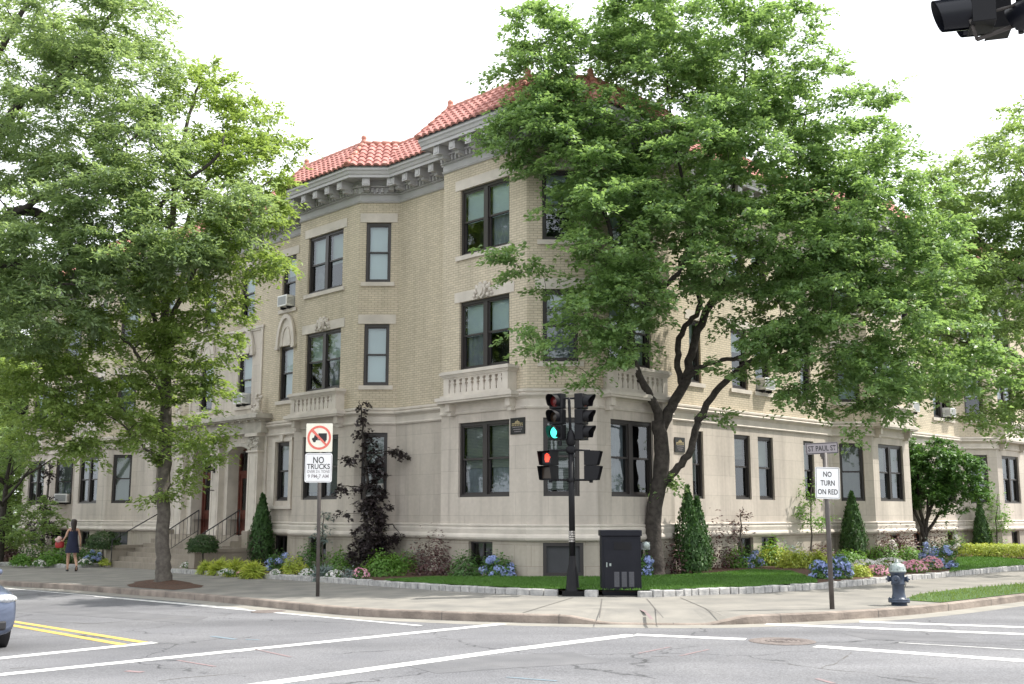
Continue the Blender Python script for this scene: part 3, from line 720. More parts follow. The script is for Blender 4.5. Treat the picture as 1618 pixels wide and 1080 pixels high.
cor = sweep('cornice', PATH, [(0, 11.98), (.04, 11.98), (.07, 12.02), (.03, 12.06), (.03, 12.24), (.12, 12.25), (.12, 12.27), (.10, 12.29), (.10, 12.44), (.2, 12.46), (.22, 12.5), (.13, 12.54), (.13, 12.68), (.66, 12.68), (.66, 12.63), (.70, 12.63), (.70, 12.72), (.73, 12.74), (.76, 12.82), (.80, 12.86), (.80, 12.95), (.5, 12.97)], M['cornice'], sc=SC)
mb = MB()
for i in range(len(PATH)-1):
    F = Fr(PATH[i], PATH[i+1]-PATH[i]); L = L_(i); n = int(L/.155)
    if SC[i] < 1: continue
    for k in range(n):
        s = (k+.5)*L/n; mb.fbox(F, s-.04, s+.04, .1, .19, 12.29, 12.43)
tag(mb.build('dentils', M['cornice'], cor), kind='stuff')
nb = 0
for i in [8, 9, 10, 11, 12, 13, 14, 16, 17, 18, 0, 1, 4, 5, 6, 20, 21, 22, 24]:
    F = Fr(PATH[i], PATH[i+1]-PATH[i]); L = L_(i)
    if SC[i] < 1 or nb > 92: continue
    n = max(1, round(L/.68)) if L > 1.7 else 2
    pad = .34 if L > 2 else .25
    for k in range(n):
        s = pad+(L-2*pad)*k/max(1, n-1)
        if i == 11: s = .3+(L-.9)*k/max(1, n-1)
        mb = MB(); mb.fbox(F, s-.1, s+.1, .13, .60, 12.40, 12.675)
        mb.fbox(F, s-.125, s+.125, .60, .625, 12.38, 12.63); mb.fbox(F, s-.07, s+.07, .625, .64, 12.43, 12.58)
        mb.fprism(F, [(s-.08, 12.40), (s-.08, 12.30), (s+.08, 12.30), (s+.08, 12.40)], .13, .42)
        mb.build('bracket', M['cornice'], cor); nb += 1
# roof
eave = off_poly(PATH, .84, sc=SC); ridge = off_poly(PATH, -.12)
ZE, ZR = 12.97, 14.02
mb = MB(); PER = .255; NR = 6
for i in range(len(PATH)-1):
    e0, e1, r0, r1 = eave[i], eave[i+1], ridge[i], ridge[i+1]
    d = (PATH[i+1]-PATH[i]).normalized(); n3 = Vector((d.y, -d.x, 0)); d3 = Vector((d.x, d.y, 0))
    if (e1-e0).length < .2: continue
    O = Vector((PATH[i].x, PATH[i].y, 0))
    def sp(P): return (P-PATH[i]).dot(d)
    def op(P): return (P-PATH[i]).dot(Vector((d.y, -d.x)))
    so0, so1, sr0, sr1 = sp(e0), sp(e1), sp(r0), sp(r1); oe, orr = op(e0), op(r0)
    smin, smax = min(so0, sr0), max(so1, sr1); stp = PER/8
    k0, k1 = int(math.floor(smin/stp)), int(math.ceil(smax/stp))
    up = Vector((n3.x*(orr-oe), n3.y*(orr-oe), ZR-ZE)); nn = d3.cross(up).normalized()
    if nn.z < 0: nn = -nn
    for r in range(NR):
        t0, t1 = r/NR, (r+1)/NR+.02
        lines = []
        for t, add_h in ((t0, .0), (t0, .05), (t1, .012)):
            sl, sr_ = so0+(sr0-so0)*t, so1+(sr1-so1)*t; row = []
            for k in range(k0, k1+1):
                s = min(max(k*stp, sl), sr_); ph = (s/PER) % 1
                prof = .055*math.sqrt(max(0, 1-((ph-.36)/.36)**2)) if ph < .72 else -.018*sin((ph-.72)/.28*pi)
                hh = (prof+add_h) if add_h > 0 else prof*.5-.01
                row.append(O+d3*s+n3*(oe+(orr-oe)*t)+Vector((0, 0, ZE+(ZR-ZE)*t))+nn*hh)
            lines.append(row)
        for l0, l1 in ((0, 1), (1, 2)):
            for k in range(len(lines[0])-1):
                if (lines[l0][k]-lines[l0][k+1]).length < 1e-5 and (lines[l1][k]-lines[l1][k+1]).length < 1e-5: continue
                mb.face([lines[l0][k], lines[l0][k+1], lines[l1][k+1], lines[l1][k]], 0, None, l0 == 1)
roof = mb.build('roof', M['tile'], bld)
mb = MB()
for i in range(len(PATH)-1):
    e0, e1, r0, r1 = eave[i], eave[i+1], ridge[i], ridge[i+1]
    mb.face([(e0.x, e0.y, ZE-.03), (e1.x, e1.y, ZE-.03), (r1.x, r1.y, ZR-.03), (r0.x, r0.y, ZR-.03)])
fl = off_poly(PATH, -.3)
for t in tessellate_polygon([[Vector((p.x, p.y, 0)) for p in ridge+[b3, b2, b1]]]):
    pp = (ridge+[b3, b2, b1]); mb.face([(pp[j].x, pp[j].y, ZR-.15) for j in t])
mb.build('roof_deck', M['roofing'], bld)
def caprow(mb, a, b, r=.085, step=.36):
    L = (b-a).length; n = max(1, round(L/step)); d = (b-a)/n
    for k in range(n):
        p = a+d*k; mb.tube([p-d*.08, p+d*.5, p+d*1.02], [r*1.18, r*1.05, r*.9], 10)
caps = MB()
for i in range(len(PATH)-1):
    caprow(caps, Vector((ridge[i].x, ridge[i].y, ZR+.03)), Vector((ridge[i+1].x, ridge[i+1].y, ZR+.03)))
valley = MB()
for i in range(1, len(PATH)-1):
    a = PATH[i]-PATH[i-1]; b = PATH[i+1]-PATH[i]; cr = a.x*b.y-a.y*b.x
    e = Vector((eave[i].x, eave[i].y, ZE+.05)); r = Vector((ridge[i].x, ridge[i].y, ZR+.05))
    if cr > 0:
        caprow(caps, e, r, .08, .3)
        fb = MB(); fb.lathe([(.12, 0), (.13, .05), (.09, .11), (.08, .16), (.095, .20), (.085, .25), (.045, .295), (0, .30)], 12, Matrix.Translation((r.x, r.y, ZR+.02)))
        fb.build('finial', M['tilecap'], roof)
    else:
        d = (r-e).normalized(); sd = d.cross(Vector((0, 0, 1))).normalized()*.07; up = Vector((0, 0, .03))
        valley.face([e-sd+up, e+sd+up, r+sd+up, r-sd+up])
caps.build('ridge_tiles', M['tilecap'], roof); valley.build('valley_flashing', M['white'], roof)
# ---- windows
WN = 0
def window(F, o, bl=None):
    global WN
    s0, s1, z0, z1 = o['s0'], o['s1'], o['z0'], o['z1']; f = o['f']; WN += 1
    mb = MB(); J = .075
    if f in 'b':
        mb.fbox(F, s0, s0+.05, -.2, -.1, z0, z1); mb.fbox(F, s1-.05, s1, -.2, -.1, z0, z1); mb.fbox(F, s0+.05, s1-.05, -.2, -.1, z1-.05, z1); mb.fbox(F, s0+.05, s1-.05, -.2, -.1, z0, z0+.05)
        m_ = (s0+s1)/2; mb.fbox(F, m_-.02, m_+.02, -.19, -.12, z0+.05, z1-.05)
        fr = mb.build('window', M['brown'], bld)
        mb = MB(); mb.face([F.p(s0+.05, -.16, z0+.05), F.p(s1-.05, -.16, z0+.05), F.p(s1-.05, -.16, z1-.05), F.p(s0+.05, -.16, z1-.05)])
        mb.build('pane', M['glass'], fr, auto=False); return fr
    if f == 'B':
        for a, b, c, d in ((s0, s0+.09, z0, z1), (s1-.09, s1, z0, z1), (s0+.09, s1-.09, z1-.09, z1), (s0+.09, s1-.09, z0, z0+.09)): mb.fbox(F, a, b, -.14, -.02, c, d)
        fr = mb.build('window', M['brown'], bld)
        mb = MB(); mb.face([F.p(s0+.09, -.1, z0+.09), F.p(s1-.09, -.1, z0+.09), F.p(s1-.09, -.1, z1-.09), F.p(s0+.09, -.1, z1-.09)])
        mb.build('screen', M['screen'], fr); return fr
    O0, O1 = -.19, -.07
    mb.fbox(F, s0, s0+J, O0, O1, z0, z1); mb.fbox(F, s1-J, s1, O0, O1, z0, z1)
    mb.fbox(F, s0+J, s1-J, O0, O1, z1-.09, z1); mb.fbox(F, s0+J, s1-J, O0, O1+.02, z0, z0+.07)
    lights = [(s0+J, s1-J)]
    if o['dbl']:
        m_ = (s0+s1)/2; mb.fbox(F, m_-.085, m_+.085, O0, O1+.01, z0+.07, z1-.09); lights = [(s0+J, m_-.085), (m_+.085, s1-J)]
    zb, zt = z0+.07, z1-.09; zm = (zb+zt)/2+.02; sw = .045
    pn = MB(); bd = MB(); b2_ = MB(); hasb = False
    for a, b in lights:
        mb.fbox(F, a, a+sw, -.135, -.10, zm-.02, zt); mb.fbox(F, b-sw, b, -.135, -.10, zm-.02, zt); mb.fbox(F, a+sw, b-sw, -.135, -.10, zt-sw, zt); mb.fbox(F, a+sw, b-sw, -.135, -.10, zm-.025, zm+.03)
        mb.fbox(F, a, a+sw, -.175, -.14, zb, zm+.02); mb.fbox(F, b-sw, b, -.175, -.14, zb, zm+.02); mb.fbox(F, a+sw, b-sw, -.175, -.14, zb, zb+.06); mb.fbox(F, a+sw, b-sw, -.175, -.14, zm-.02, zm+.02)
        pn.face([F.p(a+sw, -.118, zm+.03), F.p(b-sw, -.118, zm+.03), F.p(b-sw, -.118, zt-sw), F.p(a+sw, -.118, zt-sw)])
        pn.face([F.p(a+sw, -.158, zb+.06), F.p(b-sw, -.158, zb+.06), F.p(b-sw, -.158, zm-.02), F.p(a+sw, -.158, zm-.02)])
        if bl is None: cov = random.choice([.5, .5, .62, .75, 1, .45, .35])
        elif isinstance(bl, tuple): cov = random.uniform(*bl)
        else: cov = bl
        zc = zt-(zt-zb)*cov
        if cov > .05:
            if f == '1' and random.random() < .75:      # venetian slats
                z = zt-.02; hasb = True
                while z > zc: bd.face([F.p(a+.03, -.225, z), F.p(b-.03, -.225, z), F.p(b-.03, -.245, z-.030), F.p(a+.03, -.245, z-.030)]); z -= .042
            else:
                bd.face([F.p(a+.02, -.235, zc), F.p(b-.02, -.235, zc), F.p(b-.02, -.235, zt), F.p(a+.02, -.235, zt)]); hasb = True
        if random.random() < .6:
            # curtain folds behind the lower sash
            nf = 14
            for k in range(nf):
                a0 = a+(b-a)*k/nf; a1 = a+(b-a)*(k+1)/nf; w0 = .02*sin(k*1.9); w1 = .02*sin((k+1)*1.9)
                b2_.face([F.p(a0, -.30+w0, zb), F.p(a1, -.30+w1, zb), F.p(a1, -.30+w1, zt), F.p(a0, -.30+w0, zt)])
    fr = mb.build('window', M['brown'], bld)
    pn.build('pane', M['glass'], fr, auto=False)
    if hasb: bd.build('blind', M['blind'] if f != '1' else M['blindg'], fr)
    if b2_.f: b2_.build('curtain', M['blind2'], fr)
    mb = MB()
    if not (f == '2' and o.get('balc')) :
        if f != '1': mb.fbox(F, s0-.14, s1+.14, -.22, .06, z0-.13, z0-.001); mb.build('sill', M['trim'], fr)
    if f in '23':
        mb = MB(); mb.fprism(F, [(s0-.2, z1+.002), (s1+.2, z1+.002), (s1+.2, z1+.30), (s0-.2, z1+.30)], .0015, .02); mb.build('lintel', M['trim'], fr)
    return fr
M['blindg'] = mat('grey_venetian_blind', (.40, .42, .38), .7, .06, 2)
ACS = []
for i, ops in OPEN.items():
    F = Fr(PATH[i], PATH[i+1]-PATH[i])
    for o in ops:
        o['balc'] = i in (8, 12, 14, 18, 4, 0, 22) and o['f'] == '2'
        bl = None
        if i == 8: bl = (.5, .55) if o['f'] != '1' else .9
        if i == 9: bl = 1.0
        if i == 12: bl = {'1': .62, '2': .5, '3': .5}.get(o['f'])
        if i == 13: bl = {'1': .95, '2': .2, '3': .55}.get(o['f'])
        if i == 14 and o['f'] == '1': bl = .0
        if i == 17: bl = 1.
        window(F, o, bl)
        if o.get('ac'): ACS.append((F, o, i))
# ---- balconets under the second-floor double windows
for i in (8, 12, 14, 18, 4, 0, 22):
    o = [q for q in OPEN[i] if q['f'] == '2' and q['dbl']][0]; F = Fr(PATH[i], PATH[i+1]-PATH[i])
    a, b = o['s0']-.28, o['s1']+.28
    mb = MB(); W0 = .34
    mb.fbox(F, a-.25, b+.25, 0, W0+.12, 5.06, 5.16); mb.fbox(F, a-.20, b+.20, 0, W0+.08, 5.0, 5.06); mb.fbox(F, a-.12, b+.12, 0, W0+.04, 5.16, 5.22)
    for s in (a+.0, b-.18): mb.fbox(F, s, s+.18, 0, W0-.06, 4.78, 5.0); mb.fbox(F, s+.02, s+.16, 0, W0-.14, 4.66, 4.78)
    rail = mb.build('balcony', M['trim'], bld)
    mb = MB(); z0, z1 = 5.22, 5.72
    mb.fbox(F, a, a+.22, 0, W0, z0, z1); mb.fbox(F, b-.22, b, 0, W0, z0, z1); mb.fbox(F, a+.22, b-.22, 0, W0-.12, z0, z1)
    mb.fbox(F, a+.22, b-.22, W0-.12, W0-.005, z0, z0+.06); mb.fbox(F, a+.22, b-.22, W0-.12, W0-.005, z1-.05, z1)
    nbal = 9; sp_ = (b-a-.44)/nbal
    for k in range(nbal):
        c = a+.22+(k+.5)*sp_
        prof = [(-.055, 0), (-.06, .12), (-.045, .2), (-.03, .25), (-.05, .28), (-.05, .31), (-.03, .33), (-.045, .39), (.045, .39), (.03, .33), (.05, .31), (.05, .28), (.03, .25), (.045, .2), (.06, .12), (.055, 0)]
        k_ = sp_/.26*1.35
        mb.fprism(F, [(c+x*k_*1.35, z0+.06+z) for x, z in prof][::-1], W0-.12, W0-.02)
    mb.build('balustrade', M['trim'], rail)
    mb = MB(); mb.fbox(F, a-.10, b+.10, 0, W0+.09, 5.80, 5.87); mb.fbox(F, a-.06, b+.06, 0, W0+.05, 5.76, 5.80); mb.fbox(F, a-.03, b+.03, 0, W0+.03, 5.72, 5.76); mb.fbox(F, a-.06, b+.06, 0, W0+.06, 5.87, 5.90)
    mb.build('rail_cap', M['trim'], rail)
    # carved cartouche above the window
    c = (o['s0']+o['s1'])/2; zc = 8.12; mb = MB()
    shield = [(.0, .24), (.13, .2), (.17, .06), (.12, -.1), (.0, -.2), (-.12, -.1), (-.17, .06), (-.13, .2)]
    mb.fprism(F, [(c+x, zc+z) for x, z in shield][::-1], .02, .12); mb.fprism(F, [(c+x*.6, zc+z*.6) for x, z in shield][::-1], .12, .17)
    for sgn in (-1, 1):
        for (x, z, r) in ((.22, .13, .085), (.30, .03, .075), (.2, -.1, .07), (.36, -.08, .055), (.1, .24, .07), (.27, .2, .05)):
            T = Matrix.Translation(F.p(c+sgn*x, .04, zc+z))
            mb.lathe([(0, -r), (r*.7, -r*.7), (r, 0), (r*.7, r*.7), (0, r)], 8, T)
    mb.build('cartouche', M['trim'], bld)
# plain entablature over the end pier of the tower: corner pilaster joints
# ---- entrance portal
F6 = Fr(PATH[6], PATH[7]-PATH[6]); t6 = t_of(6)
def S6(t): return t6-t      # RL coordinate -> s
mb = MB(); PO = .22
doors = [(15.2, 16.85), (17.95, 19.6)]
zsp, zap = 4.05, 4.42
def arcpts(a, b, n=12):
    c = (a+b)/2; h = (b-a)/2; return [(c+h*cos(pi*k/n), zsp+(zap-zsp)*sin(pi*k/n)) for k in range(n+1)]
# wall parts around the doors
sA, sB = S6(20.9), S6(14.2)
cur = sA
dr = sorted([(S6(b), S6(a)) for a, b in doors])
for a, b in dr:
    mb.fbox(F6, cur, a, -.6, .06, -.8, 5.2); cur = b
    arc = arcpts(a, b)
    mb.fprism(F6, [(a, 5.2), (b, 5.2)][::-1]+[(a, 5.2)][:0]+[(a, zsp)]+[(x, z) for x, z in arc[::-1]][1:-1]+[(b, zsp)], -.6, .06)
mb.fbox(F6, cur, sB, -.6, .06, -.8, 5.2)
portal = mb.build('entrance_portal', M['trim'], bld)
for a, b in dr:   # arch hood and keystone
    mb = MB(); arc = arcpts(a, b); out = arcpts(a-.14, b+.14)
    for k in range(12):
        p = [arc[k], arc[k+1], (out[k+1][0], out[k+1][1]+.12), (out[k][0], out[k][1]+.12)]
        mb.fprism(F6, p, .06, .13)
    for k in range(1, 6):
        x = a+(b-a)*k/6; mb.fbox(F6, x-.006, x+.006, .06, .066, 4.58, 4.98, 0)
    mb.build('arch_moulding', M['trim_worn'], portal)
for c in (14.72, 17.4, 20.3):
    s = S6(c); hw = .34 if c != 17.4 else .3
    mb = MB(); mb.fbox(F6, s-hw, s+hw, .06, .30, 1.12, 4.15); mb.fbox(F6, s-hw-.06, s+hw+.06, .06, .36, 1.0, 1.30)
    mb.fbox(F6, s-hw-.05, s+hw+.05, .06, .36, 4.15, 4.21); mb.fbox(F6, s-hw-.08, s+hw+.08, .06, .42, 4.72, 4.84)
    mb.fbox(F6, s-hw+.1, s-hw+.13, .30, .315, 1.5, 4.0); mb.fbox(F6, s+hw-.13, s+hw-.1, .30, .315, 1.5, 4.0)
    mb.build('pilaster', M['trim'], portal)
    mb = MB(); mb.fprism(F6, [(s-hw, 4.21), (s+hw, 4.21), (s+hw+.06, 4.72), (s-hw-.06, 4.72)], .06, .32)
    for k in range(26):
        x = random.uniform(-hw, hw); z = random.uniform(4.26, 4.68); r = random.uniform(.035, .07)
        mb.lathe([(0, -r), (r*.7, -r*.7), (r, 0), (r*.7, r*.7), (0, r)], 6, Matrix.Translation(F6.p(s+x, .33, z)))
    mb.build('capital', M['trim_worn'], portal)
mb = MB()
mb.fbox(F6, sA-.05, sB+.05, 0, .34, 4.84, 5.25); mb.fbox(F6, sA-.1, sB+.1, 0, .42, 5.25, 5.31); mb.fbox(F6, sA-.18, sB+.18, 0, .60, 5.31, 5.36); mb.fbox(F6, sA-.28, sB+.28, 0, .72, 5.36, 5.47); mb.fbox(F6, sA-.22, sB+.22, 0, .62, 5.47, 5.54)
for k in range(14): 
    s = sA+.2+(sB-sA-.4)*k/13; mb.fbox(F6, s-.05, s+.05, .42, .52, 5.25, 5.31)
mb.build('entablature', M['trim_worn'], portal)
for s in (S6(14.5), S6(20.5)):     # carved crest beasts at the ends
    mb = MB()
    for k in range(34):
        u = random.random(); z = 5.56+u*.75; x = random.gauss(0, .13*(1-u*.6)); r = random.uniform(.05, .10)*(1-u*.35)
        mb.lathe([(0, -r), (r*.7, -r*.7), (r, 0), (r*.7, r*.7), (0, r)], 7, Matrix.Translation(F6.p(s+x, .3+random.uniform(-.08, .08), z)))
    mb.build('carved_crest', M['trim'], portal)
mb = MB(); z = 8.85; a, b = S6(20.15), S6(14.75)
mb.fbox(F6, a-.05, b+.05, 0, .07, z, z+.09); mb.fbox(F6, a-.02, b+.02, 0, .04, z-.07, z); mb.fbox(F6, a, a+.12, 0, .05, 5.54, z-.07); mb.fbox(F6, b-.12, b, 0, .05, 5.54, z-.07)
mb.build('panel_moulding', M['trim'], bld)
def arch_hood(F, s0, s1, zb, h=.95, tymp=True):
    c = (s0+s1)/2; hw = (s1-s0)/2+.02; N = 8
    def side(hw_, h_): # pointed arch
        pts = [];
        for k in range(N+1):
            u = k/N; pts.append((hw_*(1-u**1.6), h_*sin(u*pi/2)**.85))
        return pts
    o_, i_ = side(hw+.14, h+.16), side(hw, h)
    mb = MB()
    for k in range(N):
        for sg in (-1, 1):
            mb.fprism(F, [(c+sg*i_[k][0], zb+i_[k][1]), (c+sg*o_[k][0], zb+o_[k][1]), (c+sg*o_[k+1][0], zb+o_[k+1][1]), (c+sg*i_[k+1][0], zb+i_[k+1][1])], .02, .11)
    poly = [(c+x, zb+z) for x, z in i_]+[(c-x, zb+z) for x, z in i_[::-1][1:]]
    mb.fprism(F, poly, .003, .035)
    j_ = side(hw*.62, h*.72)
    for k in range(N):
        for sg in (-1, 1):
            a0, a1 = j_[k], j_[k+1]; mb.fprism(F, [(c+sg*a0[0]*.88, zb+a0[1]*.92), (c+sg*a0[0], zb+a0[1]), (c+sg*a1[0], zb+a1[1]), (c+sg*a1[0]*.88, zb+a1[1]*.92)], .035, .06)
    for sg in (-1, 1): mb.fbox(F, c+sg*(hw+.07)-.1, c+sg*(hw+.07)+.1, .02, .13, zb-.12, zb)
    mb.build('arch_hood', M['trim'], bld)
for t0, t1 in ((12.72, 13.6), (15.5, 16.5), (18.4, 19.4), (21.9, 22.8)): arch_hood(F6, S6(t1), S6(t0), 7.97 if t0 != 0 else 8, .85 if t0 in (15.5, 18.4) else 1.0)
# ground-floor framed window beside the portal
mb = MB(); a, b = S6(13.6), S6(12.72)
for x0, x1, z0, z1, o in ((a-.2, a-.02, 2.2, 4.6, .06), (b+.02, b+.2, 2.2, 4.6, .06), (a-.2, b+.2, 4.47, 4.6, .07), (a-.3, b+.3, 2.08, 2.2, .12), ((a+b)/2-.1, (a+b)/2+.1, 4.47, 4.70, .12)): mb.fbox(F6, x0, x1, 0, o, z0, z1)
mb.build('window_surround', M['trim'], bld)
for a, b in dr:    # the doors
    mb = MB(); o = -.45
    mb.fbox(F6, a, a+.09, o-.1, o+.04, 1.12, 4.35); mb.fbox(F6, b-.09, b, o-.1, o+.04, 1.12, 4.35); mb.fbox(F6, a+.09, b-.09, o-.1, o+.04, 3.42, 3.54); mb.fbox(F6, a+.09, b-.09, o-.1, o+.04, 4.3, 4.5)
    m_ = (a+b)/2; mb.fbox(F6, m_-.03, m_+.03, o-.08, o+.03, 3.54, 4.3)
    dfr = mb.build('door', M['door'], bld)
    for x0, x1 in ((a+.09, m_-.003), (m_+.003, b-.09)):
        lf = MB(); lf.fbox(F6, x0, x0+.13, o-.04, o+.01, 1.14, 3.42); lf.fbox(F6, x1-.13, x1, o-.04, o+.01, 1.14, 3.42)
        for z0, z1 in ((1.14, 1.38), (1.9, 2.05), (3.25, 3.42)): lf.fbox(F6, x0+.13, x1-.13, o-.04, o+.01, z0, z1)
        lf.fbox(F6, x0+.13, x1-.13, o-.03, o-.015, 1.38, 1.9)
        lf.build('door_leaf', M['door'], dfr)
        gl = MB(); gl.face([F6.p(x0+.13, o-.02, 2.05), F6.p(x1-.13, o-.02, 2.05), F6.p(x1-.13, o-.02, 3.25), F6.p(x0+.13, o-.02, 3.25)]); gl.build('pane', M['glass'], dfr, auto=False)
    gl = MB(); gl.face([F6.p(a+.09, o-.02, 3.54), F6.p(b-.09, o-.02, 3.54), F6.p(b-.09, o-.02, 4.3), F6.p(a+.09, o-.02, 4.3)]); gl.build('pane', M['glass'], dfr, auto=False)
    hd = MB(); hd.tube([F6.p(m_+.08, o+.05, 2.1), F6.p(m_+.08, o+.05, 2.45)], .015, 6); hd.build('handle', M['gold'], dfr)
# stairs
zb = gz(RL(17).x)+.15
st = MB(); sL_, sR_ = S6(20.3), S6(14.3)
st.fbox(F6, sL_, sR_, -.6, 1.0, -.8, 1.12)
nst = 6
for k in range(nst): st.fbox(F6, sL_+.0, sR_-.0, 1.0+k*.32+.002*k, 1.0+(k+1)*.32, -.8, 1.12-(k+1)*(1.12-zb)/(nst+1))
st.build('entrance_steps', M['base'], bld)
for s in (sL_-.42, sR_+.02):
    mb = MB(); mb.fbox(F6, s, s+.4, .06, 2.9, -.8, zb+.62); mb.fbox(F6, s-.04, s+.44, .07, 2.95, zb+.62, zb+.75)
    mb.fprism(F6, [(s, zb+.75), (s+.4, zb+.75), (s+.4, 1.3), (s, 1.3)], .07, .9)
    mb.build('stair_wall', M['base'], bld)
def handrail(s, pts, nbal=0):
    mb = MB(); P = [F6.p(s, o, z) for o, z in pts]; mb.tube(P, .022, 6)
    for o, z in (pts[0], pts[-1]): mb.tube([F6.p(s, o, z), F6.p(s, o, z-.92)], .02, 6)
    for k in range(1, nbal):
        u = k/nbal; o = pts[0][0]+(pts[-1][0]-pts[0][0])*u; z = pts[0][1]+(pts[-1][1]-pts[0][1])*u; mb.tube([F6.p(s, o, z), F6.p(s, o, z-.75)], .009, 5)
    if nbal: mb.tube([F6.p(s, pts[0][0], pts[0][1]-.75), F6.p(s, pts[-1][0], pts[-1][1]-.75)], .012, 5)
    return mb.build('handrail', M['iron'], bld)
handrail(S6(20.15), [(2.95, zb+.95), (.9, 2.05)]); handrail(S6(17.3), [(2.3, zb+1.25), (.95, 2.05)], 9); handrail(S6(14.45), [(2.4, zb+1.2), (.9, 2.05)], 9)
# second tower-side pilaster strips at corners of stone storey
# globe lamp
lp = F6.p(S6(17.4), .3, 3.55)
t = thing('wall_lamp', tuple(lp), 'white glass globe lamp on a black bracket between the two red entrance doors', 'wall lamp')
mb = MB(); mb.tube([lp, lp+F6.n*.35], .025, 6); mb.tube([lp+Vector((0, 0, -.75)), lp+F6.n*.35+Vector((0, 0, -.75))], .018, 6); mb.box((-.06, -.02, -.09), (.06, .02, .09), 0, Matrix.Translation(lp)); mb.tube([lp+F6.n*.35+Vector((0, 0, -.9)), lp+F6.n*.35+Vector((0, 0, .1))], .03, 8)
mb.lathe([(.05, 0), (.09, .04), (.07, .07)], 10, Matrix.Translation(lp+F6.n*.35+Vector((0, 0, .08))))
mb.build('bracket', M['iron'], t)
mb = MB(); mb.lathe([(.0, -.17)]+[(.175*sin(pi*k/10), -.175*cos(pi*k/10)) for k in range(1, 10)]+[(0, .175)], 16, Matrix.Translation(lp+F6.n*.35+Vector((0, 0, .30)))); mb.build('globe', M['globe'], t)
# ---- air conditioners
AC_LABEL = {(1, '1'): 'white window air conditioner in the ground floor window of the far left bay', (9, '1'): 'white air conditioner low in the ground floor window behind the dark weeping tree',
 (6, '3'): 'white air conditioner in the top floor window next to the left bay', (6, '2'): 'white air conditioner in the arched window above the entrance cornice',
 (16, '2'): 'white air conditioner in the second floor window right of the elm trunk', (20, '2'): ''}
kk = 0
for F, o, i in ACS:
    s = (o['s0']+o['s1'])/2; z = o['z0']+.075; wd = .30
    if o['dbl']: s = o['s0']+(o['s1']-o['s0'])*.73; wd = .26
    lab = AC_LABEL.get((i, o['f'])) or ''
    if not lab:
        lab = ['white air conditioner in the narrow window right of the right wing balcony', 'white air conditioner in the double window at the right end of the sunlit wall'][kk % 2]; kk += 1
    t = thing('air_conditioner', tuple(F.p(s, .0, z)), lab, 'air conditioner', 'window air conditioners')
    mb = MB(); mb.fbox(F, s-wd, s+wd, -.16, .28, z, z+.40); mb.build('housing', M['white'], t, bevel=.012)
    mb = MB(); mb.fbox(F, s-wd+.05, s+wd-.05, .281, .288, z+.05, z+.35); mb.build('grille', M['acgrille'], t)
    mb = MB()
    for k in range(5): mb.fbox(F, s-wd-.004, s-wd-.001, .02, .24, z+.08+k*.05, z+.1+k*.05); mb.fbox(F, s+wd+.001, s+wd+.004, .02, .24, z+.08+k*.05, z+.1+k*.05)
    mb.build('side_vent', M['acgrille'], t)
    mb = MB(); mb.fbox(F, s-wd+.08, s-wd+.11, -.1, .2, z-.1, z-.002); mb.fbox(F, s+wd-.11, s+wd-.08, -.1, .2, z-.1, z-.002); mb.build('support', M['iron'], t)
# ---- plaques on the tower
for i, s0, s1, z0, z1, lab in ((12, L_(12)-.60, L_(12)-.06, 4.02, 4.46, 'black plaque with gold crest beside the tower window left of the signal'), (16, 1.25, 1.75, 3.75, 4.2, 'black plaque with gold crest on the sunlit wall between the two elm stems')):
    F = Fr(PATH[i], PATH[i+1]-PATH[i]); t = thing('plaque', tuple(F.p((s0+s1)/2, .03, z0)), lab, 'plaque', 'black and gold plaques')
    mb = MB(); mb.fbox(F, s0, s1, .005, .035, z0, z1); mb.build('board', M['plaque'], t)
    mb = MB(); c = (s0+s1)/2; h = z1-z0; w_ = s1-s0
    mb.fbox(F, c-w_*.38, c+w_*.38, .037, .040, z0+h*.62, z0+h*.67)
    mb.fprism(F, [(c-.10, z0+h*.69), (c+.10, z0+h*.69), (c+.06, z0+h*.80), (c+.03, z0+h*.76), (c, z0+h*.88), (c-.03, z0+h*.76), (c-.06, z0+h*.80)], .037, .041)
    for k in range(7): x = c-w_*.35+k*w_*.7/6; mb.fbox(F, x-.018, x+.012, .037, .040, z0+h*.50, z0+h*.59)
    mb.build('crest', M['gold'], t)
    mb = MB()
    for k, (zz, ww) in enumerate(((.40, .33), (.26, .28), (.13, .2))):
        x = c-w_*ww
        while x < c+w_*ww: q = random.uniform(.015, .035); mb.fbox(F, x, x+q, .037, .039, z0+h*zz, z0+h*(zz+.05)); x += q+.012
    mb.build('small_print', M['street'], t)
# ============================================================ TREES
def smooth3(P, R, k=4, jit=.0):
    P = [Vector(p) for p in P]; out = []; rr = []
    for i in range(len(P)-1):
        p0, p1, p2, p3 = P[max(i-1, 0)], P[i], P[i+1], P[min(i+2, len(P)-1)]
        for j in range(k):
            t = j/k; q = .5*((2*p1)+(p2-p0)*t+(2*p0-5*p1+4*p2-p3)*t*t+(3*p1-p0-3*p2+p3)*t**3)
            if jit and (i or j): q = q+Vector([random.gauss(0, jit) for _ in range(3)])
            out.append(q); rr.append(R[i]+(R[i+1]-R[i])*t)
    out.append(P[-1]); rr.append(R[-1]); return out, rr
nLv, nRv, nCv = Vector((-dR.x, -dR.y)), Vector((-dL.x, -dL.y)), Vector((0, -1))
def in_building(p, m=.35):
    q = Vector((p[0], p[1]))
    return (q-A).dot(nLv) < m and (q-B).dot(nRv) < m and (q-A).dot(nCv) < m and p[2] < 14.3
